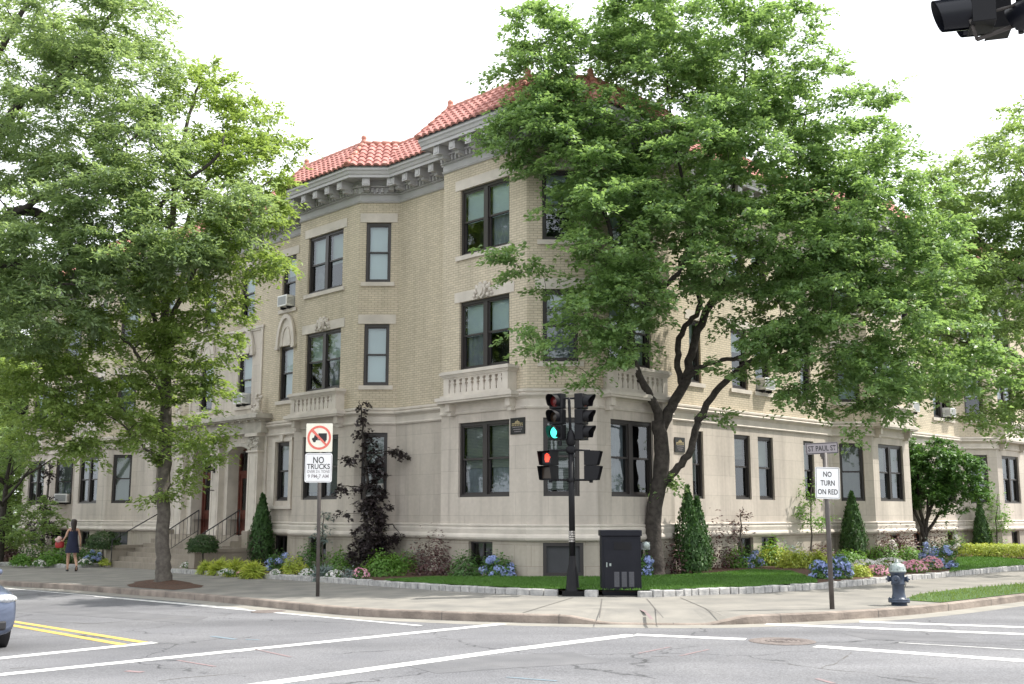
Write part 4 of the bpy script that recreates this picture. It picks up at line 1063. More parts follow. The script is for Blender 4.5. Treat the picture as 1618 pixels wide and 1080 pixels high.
def make_tree(name, label, cat, base, limbs, blobs, leafm, bark, nleaf=150, lsize=.11, spray=.55, group=None, width=.55, flat=.5, crown='crown', twig=.035, drop=0., check=True, sizevar=.3, open_=1.):
    t = thing(name, tuple(base), label, cat, group)
    mb = MB(); nodes = []
    for pts, rads in limbs:
        P, R = smooth3(pts, rads, 5, .0 if len(pts) < 3 else .02)
        mb.tube(P, R, 12 if R[0] > .12 else 8, wob=.03, cap=True)
        for p, r in zip(P, R): nodes.append((p, r))
    cl = []
    for c, rad, n in blobs:
        c = Vector(c)
        for _ in range(n):
            for _try in range(8):
                d = Vector([random.gauss(0, 1) for _ in range(3)]).normalized()*random.uniform(.25, 1)**.55
                p = c+Vector((d.x*rad[0], d.y*rad[1], d.z*rad[2]))
                if not (check and in_building(p)): cl.append((p, c)); break
    # connect each leaf cluster to the nearest woody node lying inward of it
    cl.sort(key=lambda q: min((q[0]-n_[0]).length for n_ in nodes[::3]))
    NP = np.array([tuple(n_[0]) for n_ in nodes]); 
    for p, c in cl:
        a = np.array(p); d = np.linalg.norm(NP-a, axis=1)+np.maximum(0, NP[:, 2]-a[2])*1.2
        j = int(d.argmin()); q = Vector(NP[j]); L = (p-q).length
        if L > .35:
            mid = q.lerp(p, .5)+Vector((random.gauss(0, .06), random.gauss(0, .06), .10*L+random.gauss(0, .03)))
            r0 = min(twig*(.5+L*.35), nodes[j][1]*.75+.004)
            P, R = smooth3([q, mid, p], [r0, r0*.65, .006], 2)
            mb.tube(P, R, 5, cap=False)
            add_ = [(x, r) for x, r in zip(P[1:], R[1:])]
            nodes += add_; NP = np.vstack([NP]+[np.array([tuple(x)]) for x, r in add_])
    tr = mb.build('trunk', bark, t)
    PP = []; NN = []; SZ = []; TG = []
    for p, c in cl:
        n = int(nleaf*random.uniform(.6, 1.3)); ns = random.randint(4, 7)
        out = (p-c); out.z *= .3
        out = out.normalized() if out.length > .01 else Vector((1, 0, 0))
        per = max(4, n//ns)
        for s_ in range(ns):
            a = random.uniform(0, 2*pi); dr_ = Vector((cos(a), sin(a), random.gauss(.05, .35)-drop))+out*.7; dr_.normalize()
            L = spray*random.uniform(.6, 1.5); st_ = np.array(p)+RNG.normal(0, .12*spray, 3)
            u = RNG.uniform(0, 1, per)[:, None]; dv = np.array(dr_)
            pos = st_+dv*u*L+np.array([0, 0, -1])*(u**2)*L*.25
            pos += RNG.normal(0, 1, (per, 3))*np.array([.16, .16, .16*flat])*spray*(1.25-u*.6)
            nrm = np.tile([0, 0, 1.], (per, 1))+RNG.normal(0, .45, (per, 3))+dv*.25
            PP.append(pos); NN.append(nrm); SZ.append(lsize*RNG.uniform(1-sizevar, 1+sizevar, per)); TG.append(np.tile(dv, (per, 1)))
    leaf_obj(crown, np.vstack(PP), np.vstack(NN), np.concatenate(SZ), leafm, t, width=width, tang=np.vstack(TG))
    return t
def blob(px, py, Y, rx, rz, ry, n):     # a lobe of foliage at distance Y, with radii in pixels across/up and metres in depth
    k = Y/1712
    return (W(px, py, Y), (rx*k, ry, rz*k), n)
# --- the elm at the corner
eb = G(1036, 907, .28); eb = Vector((eb[0], eb[1]*1.0, .25)); Y0 = eb.y
def w_(px, py, Y): return tuple(W(px, py, Y))
k = 1
limbs = [([(eb.x-.05, eb.y, .0), (eb.x, eb.y, .5), w_(1032, 850, Y0), w_(1036, 790, Y0), w_(1046, 730, Y0-.05), w_(1040, 665, Y0-.1)], [.52, .42, .37, .345, .36, .30]),
 ([w_(1041, 690, Y0), w_(1040, 655, Y0-.1), w_(1018, 610, Y0-.4), w_(1000, 560, Y0-.9), w_(1000, 515, Y0-1.4), w_(1030, 470, Y0-1.9), w_(1072, 430, Y0-2.3), w_(1090, 380, Y0-2.6)], [.24, .21, .185, .165, .15, .125, .09, .05]),
 ([w_(1000, 530, Y0-1.2), w_(985, 460, Y0-1.8), w_(970, 380, Y0-2.2), w_(935, 290, Y0-2.3), w_(900, 220, Y0-2.2), w_(865, 130, Y0-2.), w_(850, 60, Y0-1.9)], [.14, .12, .10, .085, .07, .045, .02]),
 ([w_(1040, 690, Y0), w_(1056, 650, Y0), w_(1080, 610, Y0+.1), w_(1092, 560, Y0+.1), w_(1112, 500, Y0), w_(1140, 460, Y0-.3), w_(1185, 425, Y0-.6), w_(1230, 360, Y0-.9), w_(1260, 270, Y0-1), w_(1275, 170, Y0-1)], [.26, .24, .22, .19, .175, .16, .12, .09, .065, .03]),
 ([w_(1078, 610, Y0+.1), w_(1070, 560, Y0+.2), w_(1078, 520, Y0+.1), w_(1105, 492, Y0-.2), w_(1100, 450, Y0-.5), w_(1085, 400, Y0-.6), w_(1080, 300, Y0-.7), w_(1060, 180, Y0-.6), w_(1050, 70, Y0-.5)], [.15, .145, .13, .12, .11, .095, .08, .05, .02]),
 ([w_(1140, 460, Y0-.3), w_(1150, 400, Y0-.3), w_(1160, 300, Y0-.4), w_(1170, 190, Y0-.3), w_(1180, 80, Y0-.3), w_(1190, 0, Y0-.3)], [.10, .09, .075, .055, .035, .02]),
 ([w_(1084, 598, Y0), w_(1105, 580, Y0-.2), w_(1140, 571, Y0-.6), w_(1190, 558, Y0-1.2), w_(1250, 525, Y0-1.9), w_(1300, 505, Y0-2.5)], [.12, .105, .095, .08, .05, .025]),
 ([w_(1042, 770, Y0), w_(1066, 745, Y0-.1), w_(1092, 710, Y0-.2), w_(1105, 660, Y0-.2), w_(1130, 620, Y0-.3), w_(1180, 575, Y0-.5), w_(1235, 548, Y0-.8), w_(1290, 520, Y0-1.0), w_(1350, 485, Y0-1.2), w_(1400, 455, Y0-1.3), w_(1450, 420, Y0-1.2)], [.20, .175, .165, .16, .15, .135, .115, .095, .075, .05, .03]),
 ([w_(1235, 548, Y0-.8), w_(1300, 470, Y0-1.2), w_(1350, 380, Y0-1.4), w_(1380, 290, Y0-1.4), w_(1395, 220, Y0-1.3)], [.08, .075, .06, .045, .02])]
limbs = [(P, [r*.62 for r in R]) for P, R in limbs]
YC = Y0-1.2
eb_blobs = [blob(850, 110, YC-.6, 70, 95, 1.6, 22), blob(835, 200, YC-.8, 75, 60, 1.6, 18), blob(915, 250, YC-1, 85, 85, 2, 28), blob(790, 200, YC-.8, 30, 30, .8, 3), blob(850, 60, YC-.6, 50, 60, 1.4, 17),
 blob(905, 345, YC-1.6, 45, 50, 1.4, 8), blob(975, 370, YC-1.8, 85, 90, 2, 32), blob(820, 415, YC-2, 40, 22, .8, 5), blob(845, 510, YC-2.2, 28, 30, .6, 2), blob(935, 470, YC-2.2, 45, 60, 1.2, 8),
 blob(950, 520, YC-2, 55, 60, 1.2, 9), blob(860, 560, YC-2.3, 30, 30, .6, 3), blob(960, 600, YC-1.6, 35, 30, .6, 3),
 blob(1010, 140, YC, 90, 120, 2.2, 46), blob(1100, 40, YC, 140, 90, 2.6, 62), blob(1010, 10, YC, 60, 60, 2, 17), blob(1190, 110, YC, 110, 110, 2.8, 60), blob(1080, 250, YC-.6, 120, 110, 2.8, 62), blob(1060, 400, YC-1.6, 110, 80, 2.2, 34),
 blob(1210, 250, YC-.4, 110, 110, 3, 58), blob(1260, 100, YC, 60, 70, 1.6, 15), blob(1320, 230, YC-.4, 90, 90, 2.6, 42), blob(1390, 200, YC-.4, 45, 60, 1.4, 10), blob(1170, 400, YC-1, 120, 80, 2.6, 36),
 blob(1300, 370, YC-1, 120, 90, 2.8, 42), blob(1410, 320, YC-.6, 70, 90, 2.2, 26), blob(1440, 430, YC-.8, 90, 80, 2.2, 30), blob(1260, 480, YC-1.6, 110, 60, 2, 24), blob(1380, 520, YC-1.2, 110, 65, 2, 30),
 blob(1240, 560, YC-2, 60, 40, 1, 7), blob(1310, 590, YC-1.6, 75, 50, 1.2, 14), blob(1390, 610, YC-1.4, 60, 45, 1.2, 10), blob(1480, 540, YC-1., 80, 70, 2, 18), blob(1190, 505, YC-.6, 40, 30, 1, 4), blob(1140, 430, YC-1, 60, 40, 1.5, 8), blob(1480, 400, YC-.6, 50, 70, 1.6, 14), blob(1340, 450, YC-1.4, 90, 60, 1.8, 18), blob(1440, 590, YC-1.4, 70, 55, 1.4, 15), blob(1540, 600, YC-1., 50, 40, 1.2, 8), blob(1350, 650, YC-1.4, 50, 22, .7, 5), blob(1250, 610, YC-1.8, 40, 24, .7, 4), blob(1200, 530, YC-1.8, 60, 36, 1, 8), blob(900, 100, YC-.4, 40, 70, 1.2, 6), blob(930, 195, YC-.8, 70, 55, 1.4, 17), blob(875, 160, YC-.8, 50, 40, 1.2, 10), blob(1150, 200, YC-.4, 90, 60, 2, 20), blob(1280, 310, YC-.6, 80, 60, 2, 22), blob(960, 290, YC-1.2, 70, 50, 1.6, 16), blob(1090, 330, YC-1, 90, 50, 2, 20), blob(1250, 410, YC-1, 80, 50, 2, 18), blob(1380, 410, YC-.8, 80, 50, 2, 18), blob(1000, 80, YC-.2, 50, 70, 1.5, 12), blob(930, 440, YC-2, 80, 60, 1.5, 14), blob(1000, 550, YC-1.8, 50, 50, 1, 6), blob(1145, 590, YC-1.2, 30, 22, .5, 2), blob(1000, 470, YC-1.6, 60, 50, 1.4, 9), blob(1130, 668, YC-.3, 18, 14, .3, 1), blob(1075, 760, Y0-.3, 18, 12, .3, 1)]
make_tree('elm_tree', 'large forked green elm standing on the lawn before the corner tower', 'tree', eb, limbs, eb_blobs, M['elm'], M['bark'], nleaf=205, lsize=.125, spray=.56, width=.6)
# --- street tree on the left pavement
sb = G(257, 920, .17); sb = Vector((sb[0], sb[1], gz(sb[0])+.2)); Ys = sb.y
limbs = [([(sb.x, sb.y, sb.z-.25), (sb.x, sb.y, sb.z+.25), w_(257, 860, Ys), w_(258, 780, Ys), w_(261, 700, Ys), w_(263, 620, Ys), w_(264, 540, Ys), w_(262, 460, Ys), w_(268, 380, Ys), w_(280, 280, Ys), w_(300, 180, Ys), w_(320, 110, Ys)], [.30, .22, .19, .175, .17, .15, .125, .11, .10, .08, .05, .02]),
 ([w_(262, 635, Ys), w_(250, 610, Ys-.2), w_(225, 575, Ys-.5), w_(205, 545, Ys-.8), w_(170, 520, Ys-1.2), w_(130, 510, Ys-1.6)], [.07, .06, .05, .04, .03, .015]),
 ([w_(258, 668, Ys), w_(225, 655, Ys-.3), w_(180, 640, Ys-.5), w_(130, 620, Ys-.9), w_(90, 605, Ys-1.3)], [.05, .04, .035, .025, .012]),
 ([w_(258, 730, Ys), w_(220, 700, Ys-.4), w_(190, 668, Ys-.8), w_(150, 650, Ys-1.1)], [.045, .035, .025, .012]),
 ([w_(263, 560, Ys), w_(235, 480, Ys-.5), w_(215, 400, Ys-1), w_(200, 330, Ys-1.2)], [.08, .06, .045, .02]),
 ([w_(263, 520, Ys), w_(300, 440, Ys-.6), w_(340, 370, Ys-1.), w_(390, 320, Ys-1.3), w_(430, 280, Ys-1.5)], [.08, .065, .05, .035, .015]),
 ([w_(265, 430, Ys), w_(300, 340, Ys+.4), w_(330, 280, Ys+.6), w_(350, 220, Ys+.6)], [.08, .06, .045, .02]),
 ([w_(264, 560, Ys), w_(285, 530, Ys-.4), w_(320, 505, Ys-.9), w_(350, 490, Ys-1.2)], [.05, .04, .03, .012])]
low = [blob(190, 560, Ys-.8, 110, 60, 1.8, 30), blob(110, 600, Ys-1.2, 75, 70, 1.5, 20), blob(240, 640, Ys-.5, 95, 60, 1.6, 24), blob(320, 650, Ys-.6, 45, 70, 1.0, 12), blob(330, 520, Ys-1, 60, 45, 1.2, 12), blob(170, 680, Ys-1, 90, 40, 1.4, 18), blob(90, 700, Ys-1, 60, 30, 1.2, 8), blob(250, 760, Ys-.2, 55, 36, .9, 5), blob(320, 735, Ys-.4, 30, 30, .6, 4), blob(290, 590, Ys+.2, 70, 60, 1.5, 14), blob(60, 640, Ys-1.2, 80, 50, 1.4, 18), blob(120, 560, Ys-1.4, 80, 50, 1.4, 16), blob(40, 580, Ys-1, 70, 50, 1.4, 14), blob(200, 470, Ys-1.2, 110, 60, 1.8, 26)]
make_tree('street_tree', 'slender young maple growing from the mulch pit in the left pavement', 'tree', sb, limbs, low+[blob(300, 440, Ys-1, 90, 60, 1.8, 24), blob(390, 380, Ys-1.2, 70, 70, 1.6, 24), blob(350, 280, Ys-.6, 90, 80, 2, 34), blob(420, 290, Ys-1., 48, 85, 1.4, 20), blob(320, 180, Ys-.2, 65, 70, 1.8, 22), blob(400, 200, Ys-.4, 60, 50, 1.5, 16), blob(250, 330, Ys-.6, 80, 90, 2, 26), blob(320, 120, Ys, 32, 30, .9, 6), blob(440, 230, Ys-.8, 32, 28, .8, 5), blob(435, 400, Ys-1.5, 32, 45, .8, 6), blob(340, 480, Ys-1.3, 50, 35, 1, 7)], M['maple'], M['bark2'], nleaf=165, lsize=.135, spray=.56, width=.5)
# --- big oak reaching in from beyond the left edge
ox, oy = -17.4, 31.8; ob = Vector((ox, oy, gz(ox)+.15)); Yo = 29.5
limbs = [([(ox, oy, ob.z-.3), (ox, oy, ob.z+1), (ox+.1, oy, 3.5), (ox, oy-.3, 6), (ox+.3, oy-.8, 8.5), (ox+.2, oy-1, 12), (ox+.6, oy-1, 16)], [.62, .48, .42, .38, .30, .2, .08]),
 ([(ox, oy-.3, 6), (ox+1.4, oy-1.4, 8.6), w_(20, 338, Yo), w_(80, 345, Yo-.3), w_(150, 366, Yo-.6), w_(180, 375, Yo-.8), w_(230, 350, Yo-1), w_(275, 300, Yo-1.2), w_(340, 250, Yo-1.3), w_(355, 215, Yo-1.3)], [.22, .19, .16, .13, .10, .085, .075, .06, .04, .02]),
 ([w_(20, 338, Yo), w_(90, 300, Yo-1.4), w_(160, 260, Yo-2), w_(230, 200, Yo-2.2)], [.10, .08, .05, .02]),
 ([(ox, oy-.8, 8.5), w_(20, 180, Yo-.6), w_(90, 130, Yo-1), w_(150, 60, Yo-1.2), w_(190, 0, Yo-1.2)], [.16, .13, .10, .06, .03]),
 ([(ox, oy-1, 11), w_(10, 60, Yo), w_(60, -10, Yo)], [.12, .09, .04]),
 ([(ox, oy-.6, 7.6), w_(0, 420, Yo-1.6), w_(60, 440, Yo-2.2), w_(120, 450, Yo-2.6)], [.1, .08, .05, .02])]
make_tree('oak_tree', 'big spreading oak whose grey green boughs reach in from the left edge', 'tree', ob, limbs,
 [blob(30, 60, Yo-.6, 110, 100, 2.4, 50), blob(140, 60, Yo-1, 110, 90, 2.2, 48), blob(220, 110, Yo-1.3, 60, 90, 1.6, 26), blob(200, 20, Yo-1, 60, 50, 1.6, 14), blob(100, 200, Yo-1.6, 150, 70, 2, 60), blob(230, 230, Yo-1.8, 70, 70, 1.6, 28), blob(20, 260, Yo-1.4, 90, 60, 2, 26), blob(160, 310, Yo-2, 110, 60, 1.6, 34), blob(60, 400, Yo-2.4, 110, 50, 1.6, 32), blob(180, 410, Yo-2, 90, 50, 1.5, 28), blob(-80, 200, Yo, 120, 200, 3, 30), blob(100, 480, Yo-2, 110, 50, 1.4, 28), blob(20, 520, Yo-2, 70, 50, 1.4, 18), blob(300, 350, Yo-1.6, 80, 60, 1.4, 24), blob(380, 330, Yo-1.6, 60, 40, 1.2, 14), blob(-60, 480, Yo-.5, 100, 80, 2, 14), blob(10, 380, Yo-1, 60, 60, 2, 22), blob(250, 400, Yo-1.8, 90, 36, 1.2, 20), blob(160, 385, Yo-2.2, 80, 36, 1.2, 16), blob(10, 450, Yo-1, 60, 60, 2, 22)], M['oak'], M['bark'], nleaf=185, lsize=.155, spray=.6, width=.36)
# --- trees beyond, left
def far_tree(name, label, x, y, h, r, nb, lm, seed, nleaf=120, ls=.28, spray=1.0, z0=None):
    random.seed(seed); z = gz(x); top = Vector((x+random.uniform(-.5, .5), y, z+h*.8))
    L = [([(x, y, z-.2), (x, y, z+h*.25), tuple(top)], [h*.03, h*.022, .04])]
    for k in range(7):
        a = 2*pi*k/7+random.random(); zz = h*random.uniform(.25, .6); L.append(([(x, y, z+zz), (x+cos(a)*r*.5, y+sin(a)*r*.5, z+zz+r*.35), (x+cos(a)*r*.85, y+sin(a)*r*.85, z+zz+r*.6)], [h*.012, h*.008, .02]))
    B_ = []
    for k in range(9):
        a = 2*pi*k/9+random.random(); zz = random.uniform(.3, .85) if z0 is None else random.uniform(z0, .85); q = r*.55*(1.15-zz*.5)
        B_.append(((x+cos(a)*q, y+sin(a)*q, z+h*zz), (r*.5, r*.5, h*.16), nb))
    B_.append(((x, y, z+h*.85), (r*.5, r*.5, h*.15), nb))
    return make_tree(name, label, 'tree', (x, y, z), L, B_, lm, M['bark'], nleaf=nleaf, lsize=ls, spray=spray, width=.5, check=False)
far_tree('broadleaf_tree', 'tall green tree beyond the left end of the apartment block', -30, 63, 15, 7, 24, M['far'], 3, z0=.12)
far_tree('broadleaf_tree', 'low pale green tree at the left edge behind the flower bed', -21.3, 45.3, 6.2, 2.3, 10, M['far'], 5, 120, .15, .5, z0=.12)
far_tree('broadleaf_tree', 'distant dark tree closing the street at the far left', -46, 78, 19, 10, 12, M['far'], 8, 110, .34, 1.3, z0=.1)
far_tree('broadleaf_tree', 'green street tree spreading in front of the left end bay', -20.9, 37.5, 12.5, 3.9, 13, M['maple'], 11, 130, .17, .6, z0=.42)
far_tree('broadleaf_tree', 'light green tree filling the gap left of the end bay, behind the pale low tree', -25.9, 55.5, 13, 2.9, 15, M['far'], 13, 130, .24, .9, z0=.08)
# --- tree at the right edge
random.seed(21)
rx, ry = 21.0, 35.5; Yr = 33.5
limbs = [([(rx, ry, -.1), (rx, ry, 1.), (rx-.1, ry, 3.5), (rx, ry, 6), (rx-.2, ry, 9), (rx, ry, 13)], [.42, .33, .28, .24, .16, .05]),
 ([(rx, ry, 4.2), w_(1700, 520, Yr), w_(1600, 430, Yr), w_(1530, 360, Yr-.5)], [.16, .12, .08, .03]),
 ([(rx, ry, 3.8), w_(1680, 620, Yr), w_(1600, 560, Yr-.6), w_(1520, 540, Yr-1)], [.14, .10, .06, .02]),
 ([(rx, ry, 6), w_(1700, 380, Yr), w_(1620, 280, Yr)], [.13, .1, .04])]
make_tree('broadleaf_tree', 'pale green street tree reaching in from the right edge above the verge', 'tree', (rx, ry, .15), limbs,
 [blob(1570, 290, Yr, 90, 70, 2.2, 34), blob(1500, 350, Yr, 65, 60, 1.8, 20), blob(1650, 300, Yr, 110, 110, 2.6, 34), blob(1560, 400, Yr-.4, 100, 70, 2.2, 34), blob(1520, 500, Yr-.8, 90, 60, 2, 26), blob(1610, 520, Yr-.6, 80, 80, 2, 26), blob(1560, 590, Yr-.8, 80, 40, 1.5, 16), blob(1610, 640, Yr-.6, 45, 50, 1.2, 9), blob(1700, 480, Yr, 100, 150, 2.6, 20), blob(1470, 590, Yr-1, 40, 40, 1, 6), blob(1590, 220, Yr, 45, 30, 1.2, 6), blob(1610, 185, Yr, 20, 22, .6, 2), blob(1720, 250, Yr, 90, 90, 2.6, 14), blob(1500, 430, Yr-.4, 70, 60, 1.8, 18), blob(1610, 420, Yr-.4, 70, 70, 2, 22), blob(1540, 650, Yr-1, 50, 28, 1, 6), blob(1480, 300, Yr, 40, 40, 1.2, 8)], M['far'], M['bark'], nleaf=190, lsize=.14, spray=.64, width=.55)
random.seed(4)
# ============================================================ PLANTS
WALLP = [(q.x, q.y) for q in PATH]+[(b3.x, b3.y), (b2.x, b2.y), (b1.x, b1.y)]
def wall_gap(x, y):          # distance to the outer wall, negative inside the building
    q = Vector((x, y)); d = 99
    for a, b in zip(PATH, PATH[1:]):
        ab = b-a; t = max(0, min(1, (q-a).dot(ab)/ab.length_squared)); d = min(d, (a+ab*t-q).length)
    return -d if in_poly(np.array([x]), np.array([y]), WALLP)[0] else d
def at(px, py, b=.26, m=.3):
    g = G(px, py, b); x, y = g
    while wall_gap(x, y) < m: x, y = x*.992, y*.992
    return Vector((x, y, gz(x)+b))
def conifer(px, py, h_px, w_px, label, m='arbor', twin=False, n=5200, group='upright evergreens along the walls', shape=.8):
    p = at(px, py, m=w_px*.0085); k = p.y/1712; h = W(px, py-h_px, p.y).z-p.z; r = w_px*k/2
    t = thing('arborvitae', tuple(p), label, 'evergreen', group)
    mb = MB(); mb.tube([p, p+Vector((0, 0, h*.3)), p+Vector((0, 0, h*.85))], [.05, .04, .01], 6); mb.build('trunk', M['bark'], t)
    spires = [(0, 0, 1., 1.)] if not twin else [(-.22*r, 0, 1., .85), (.3*r, .1, .86, .78), (0, -.25, .62, 1.0)]
    PP, NN, TG = [], [], []
    for (dx, dy, hs, rs) in spires:
        q = n//len(spires); u = RNG.uniform(0, 1, q)**.8; a = RNG.uniform(0, 2*pi, q)
        prof = np.where(u < .18, .72+u*1.5, (1-((u-.18)/.82)**1.5)*.99+.03)
        lump = 1+.12*np.sin(a*5+u*9)+.08*np.sin(a*11-u*21)
        rr = r*rs*prof*lump*RNG.uniform(.72, 1.0, q)
        PP.append(np.stack([p.x+dx+rr*np.cos(a), p.y+dy+rr*np.sin(a), p.z+.05+u*h*hs], 1))
        NN.append(np.stack([np.cos(a), np.sin(a), .25+0*a], 1)+RNG.normal(0, .35, (q, 3)))
        TG.append(np.stack([np.cos(a)*.35, np.sin(a)*.35, 1+0*a], 1))
    PP, NN, TG = map(np.vstack, (PP, NN, TG))
    leaf_obj('foliage', PP, NN, RNG.uniform(.06, .15, len(PP)), M[m], t, width=.42, fold=.1, tang=TG); return t
conifer(412, 873, 88, 42, 'narrow dark green cone evergreen right of the entrance steps')
conifer(228, 862, 60, 34, 'small twin peaked dark evergreen left of the entrance steps', twin=True, n=3500)
conifer(1096, 905, 132, 58, 'tall twin spired evergreen just right of the elm trunk', twin=True, n=7500)
conifer(1350, 880, 98, 42, 'narrow pointed evergreen behind the no turn on red sign pole', n=5200)
conifer(1552, 862, 68, 26, 'slim bright green evergreen near the right edge', n=3200)
def topiary(px, py, cpy, rpx, label):
    p = at(px, py); k = p.y/1712; zc = W(px, cpy, p.y).z; r = rpx*k
    t = thing('topiary_ball', tuple(p), label, 'topiary', 'clipped ball shrubs beside the steps')
    mb = MB(); mb.tube([p-Vector((0, 0, .1)), (p.x+.02, p.y, p.z+.3), (p.x, p.y, zc)], [.035, .03, .03], 7)
    for k in range(6): a = k*1.05; mb.tube([(p.x, p.y, zc-r*.4), (p.x+cos(a)*r*.6, p.y+sin(a)*r*.6, zc)], [.02, .008], 5)
    mb.build('trunk', M['bark'], t); n = 3600
    d = RNG.normal(size=(n, 3)); d /= np.linalg.norm(d, axis=1, keepdims=True); d[:, 2] = np.where(d[:, 2] < -.5, -.5*RNG.random(n), d[:, 2])
    lay = 1+.10*np.sin(d[:, 2]*16+d[:, 0]*3)
    P = np.array([p.x, p.y, zc])+d*np.array([r*1.05, r*1.05, r*.75])*(lay*RNG.uniform(.75, 1, n))[:, None]
    leaf_obj('foliage', P, d+[0, 0, .6]+RNG.normal(0, .3, (n, 3)), RNG.uniform(.05, .11, n), M['topi'], t, width=.4, tang=d); return t
topiary(161, 891, 857, 24, 'clipped ball shrub on a bare stem left of the steps, behind the walking woman')
topiary(319, 900, 862, 23, 'clipped ball shrub on a bare stem right of the steps by the golden plants')
def mound(px, py, wpx, hpx, m, label, cat='shrub', name='garden_shrub', n=900, ls=.075, width=.5, flowers=None, nf=60, fs=.05, group='low shrubs and perennials in the bed', up=.5, wild=.1, blade=False, b=.26, depth=None):
    p = at(px, py, b, .35); k = p.y/1712; rx = wpx*k/2; h = hpx*k; ry = depth if depth else rx*.75
    p = p+Vector((0, ry*.5, 0)) if wall_gap(p.x, p.y+ry*.5) > .3 else p; p.z = gz(p.x)+b
    d = RNG.normal(size=(n, 3)); d[:, 2] = np.abs(d[:, 2]); d /= np.linalg.norm(d, axis=1, keepdims=True)
    a = np.arctan2(d[:, 1], d[:, 0]); lump = 1+.14*np.sin(a*4+px)+.12*np.sin(a*7+d[:, 2]*9)
    rr = (lump*RNG.uniform(.55, 1.0+wild, n))[:, None]
    P = np.array([p.x, p.y, p.z])+d*np.array([rx, ry, h])*rr
    N_ = d+np.array([0, 0, up])+RNG.normal(0, .4, (n, 3))
    sz = RNG.uniform(.7, 1.3, n)*ls
    if blade:
        P = np.array([p.x, p.y, p.z])+d*np.array([rx*.5, ry*.5, h*.35])*rr; tg = d*1.6+[0, 0, .5]
        lo = (P, N_, RNG.uniform(.6, 1.15, n)*h*.95, tg)
    else: lo = (P, N_, sz, d*.6)
    if flowers is None:
        t = leaf_obj(name, lo[0], lo[1], lo[2], M[m], None, width=width, tang=lo[3]); return tag(t, label, cat, group)
    t = thing(name, tuple(p), label, cat, group)
    leaf_obj('foliage', lo[0], lo[1], lo[2], M[m], t, width=width, tang=lo[3])
    if flowers.startswith('h'):     # hydrangea heads: balls of small florets
        col = {'hb': 'f_blue', 'hw': 'f_white'}[flowers]; FP, FN = [], []
        for _ in range(nf):
            q = RNG.normal(size=3); q[2] = abs(q[2])*.8+.1; q[1] = -abs(q[1]) if random.random() < .7 else q[1]; q /= np.linalg.norm(q)
            c = np.array([p.x, p.y, p.z])+q*np.array([rx, ry, h])*RNG.uniform(.82, 1.02); r = fs*RNG.uniform(.75, 1.2)
            f = RNG.normal(size=(46, 3)); f /= np.linalg.norm(f, axis=1, keepdims=True); FP.append(c+f*r*[1, 1, .8]); FN.append(f)
        FP, FN = np.vstack(FP), np.vstack(FN); leaf_obj('flower_heads', FP, FN, np.full(len(FP), fs*.62), M[col], t, width=.95, fold=.02)
    else:
        q = RNG.normal(size=(nf, 3)); q[:, 2] = np.abs(q[:, 2])+.25; q /= np.linalg.norm(q, axis=1, keepdims=True)
        c = np.array([p.x, p.y, p.z])+q*np.array([rx, ry, h])*RNG.uniform(.95, 1.06, (nf, 1))
        FP = np.repeat(c, 4, 0); FN = np.repeat(q+[0, -.5, .2], 4, 0)+RNG.normal(0, .15, (nf*4, 3)); leaf_obj('flowers', FP, FN, np.full(nf*4, fs*.62), M[flowers], t, width=.9, fold=.05)
    return t
# left bed (beyond the walkway)
for (px, py, w_, h_, m, lab) in [(12, 886, 44, 26, 'maroon', 'dark reddish low shrub at the far left end of the bed'), (48, 884, 50, 30, 'shrub', 'bushy green shrub at the foot of the pale vine column'),
    (30, 892, 34, 15, 'fresh', 'light green low plant beside the left edging'), (76, 892, 40, 20, 'fresh', 'bright green mound left of the walking woman'), (95, 890, 36, 22, 'shrub', 'mid green mound directly behind the walking woman'), (130, 886, 40, 22, 'shrub', 'green foliage mound just right of the walking woman'), (196, 880, 34, 12, 'maroon', 'low dark plants at the foot of the left stair wall')]:
    mound(px, py, w_, h_, m, lab, 'plant', n=900, ls=.10)
mound(146, 889, 30, 20, 'shrub', 'blue hydrangea near the clipped ball left of the steps', 'hydrangea', 'hydrangea', 500, .11, flowers='hb', nf=13, fs=.10)
mound(132, 892, 22, 9, 'shrub', 'small white flowers at the edging behind the woman', 'flowers', 'flower_clump', 260, .07, flowers='f_white', nf=50, fs=.07)
mound(164, 892, 16, 9, 'lime', 'tiny lime green clump below the left clipped ball', 'plant', 'garden_plant', 260, .08)
mound(60, 893, 20, 8, 'shrub', 'small white flowers at the far left edging', 'flowers', 'flower_clump', 220, .07, flowers='f_white', nf=40, fs=.07)
# right of the walkway to the lawn
mound(296, 897, 26, 9, 'shrub', 'white impatiens clump beside the walkway corner', 'flowers', 'flower_clump', 300, .06, flowers='f_white', nf=60, fs=.06)
for j, (px, py, w_, h_) in enumerate([(326, 902, 30, 18), (346, 903, 28, 22), (372, 905, 36, 24), (398, 908, 32, 24)]):
    mound(px, py, w_, h_, 'lime', ['first golden grassy clump from the walkway, smallest of the row', 'second golden grassy clump from the walkway', 'third golden grassy clump, in front of the dark cone evergreen', 'fourth golden grassy clump, nearest the first hydrangea'][j], 'grass clump', 'golden_grass', 620, .1, .10, blade=True)
mound(357, 906, 26, 7, 'shrub', 'white and pink impatiens among the golden clumps', 'flowers', 'flower_clump', 260, .06, flowers='f_white', nf=60, fs=.06)
mound(384, 908, 22, 7, 'shrub', 'pink impatiens at the edging before the golden clumps', 'flowers', 'flower_clump', 240, .06, flowers='f_pink', nf=55, fs=.06)
mound(438, 902, 36, 28, 'shrub', 'pale blue hydrangea between the golden clumps and the truck sign', 'hydrangea', 'hydrangea', 520, .10, flowers='hb', nf=9, fs=.11)
mound(434, 908, 18, 8, 'shrub', 'white flowers under the pale blue hydrangea', 'flowers', 'flower_clump', 200, .06, flowers='f_white', nf=45, fs=.07)
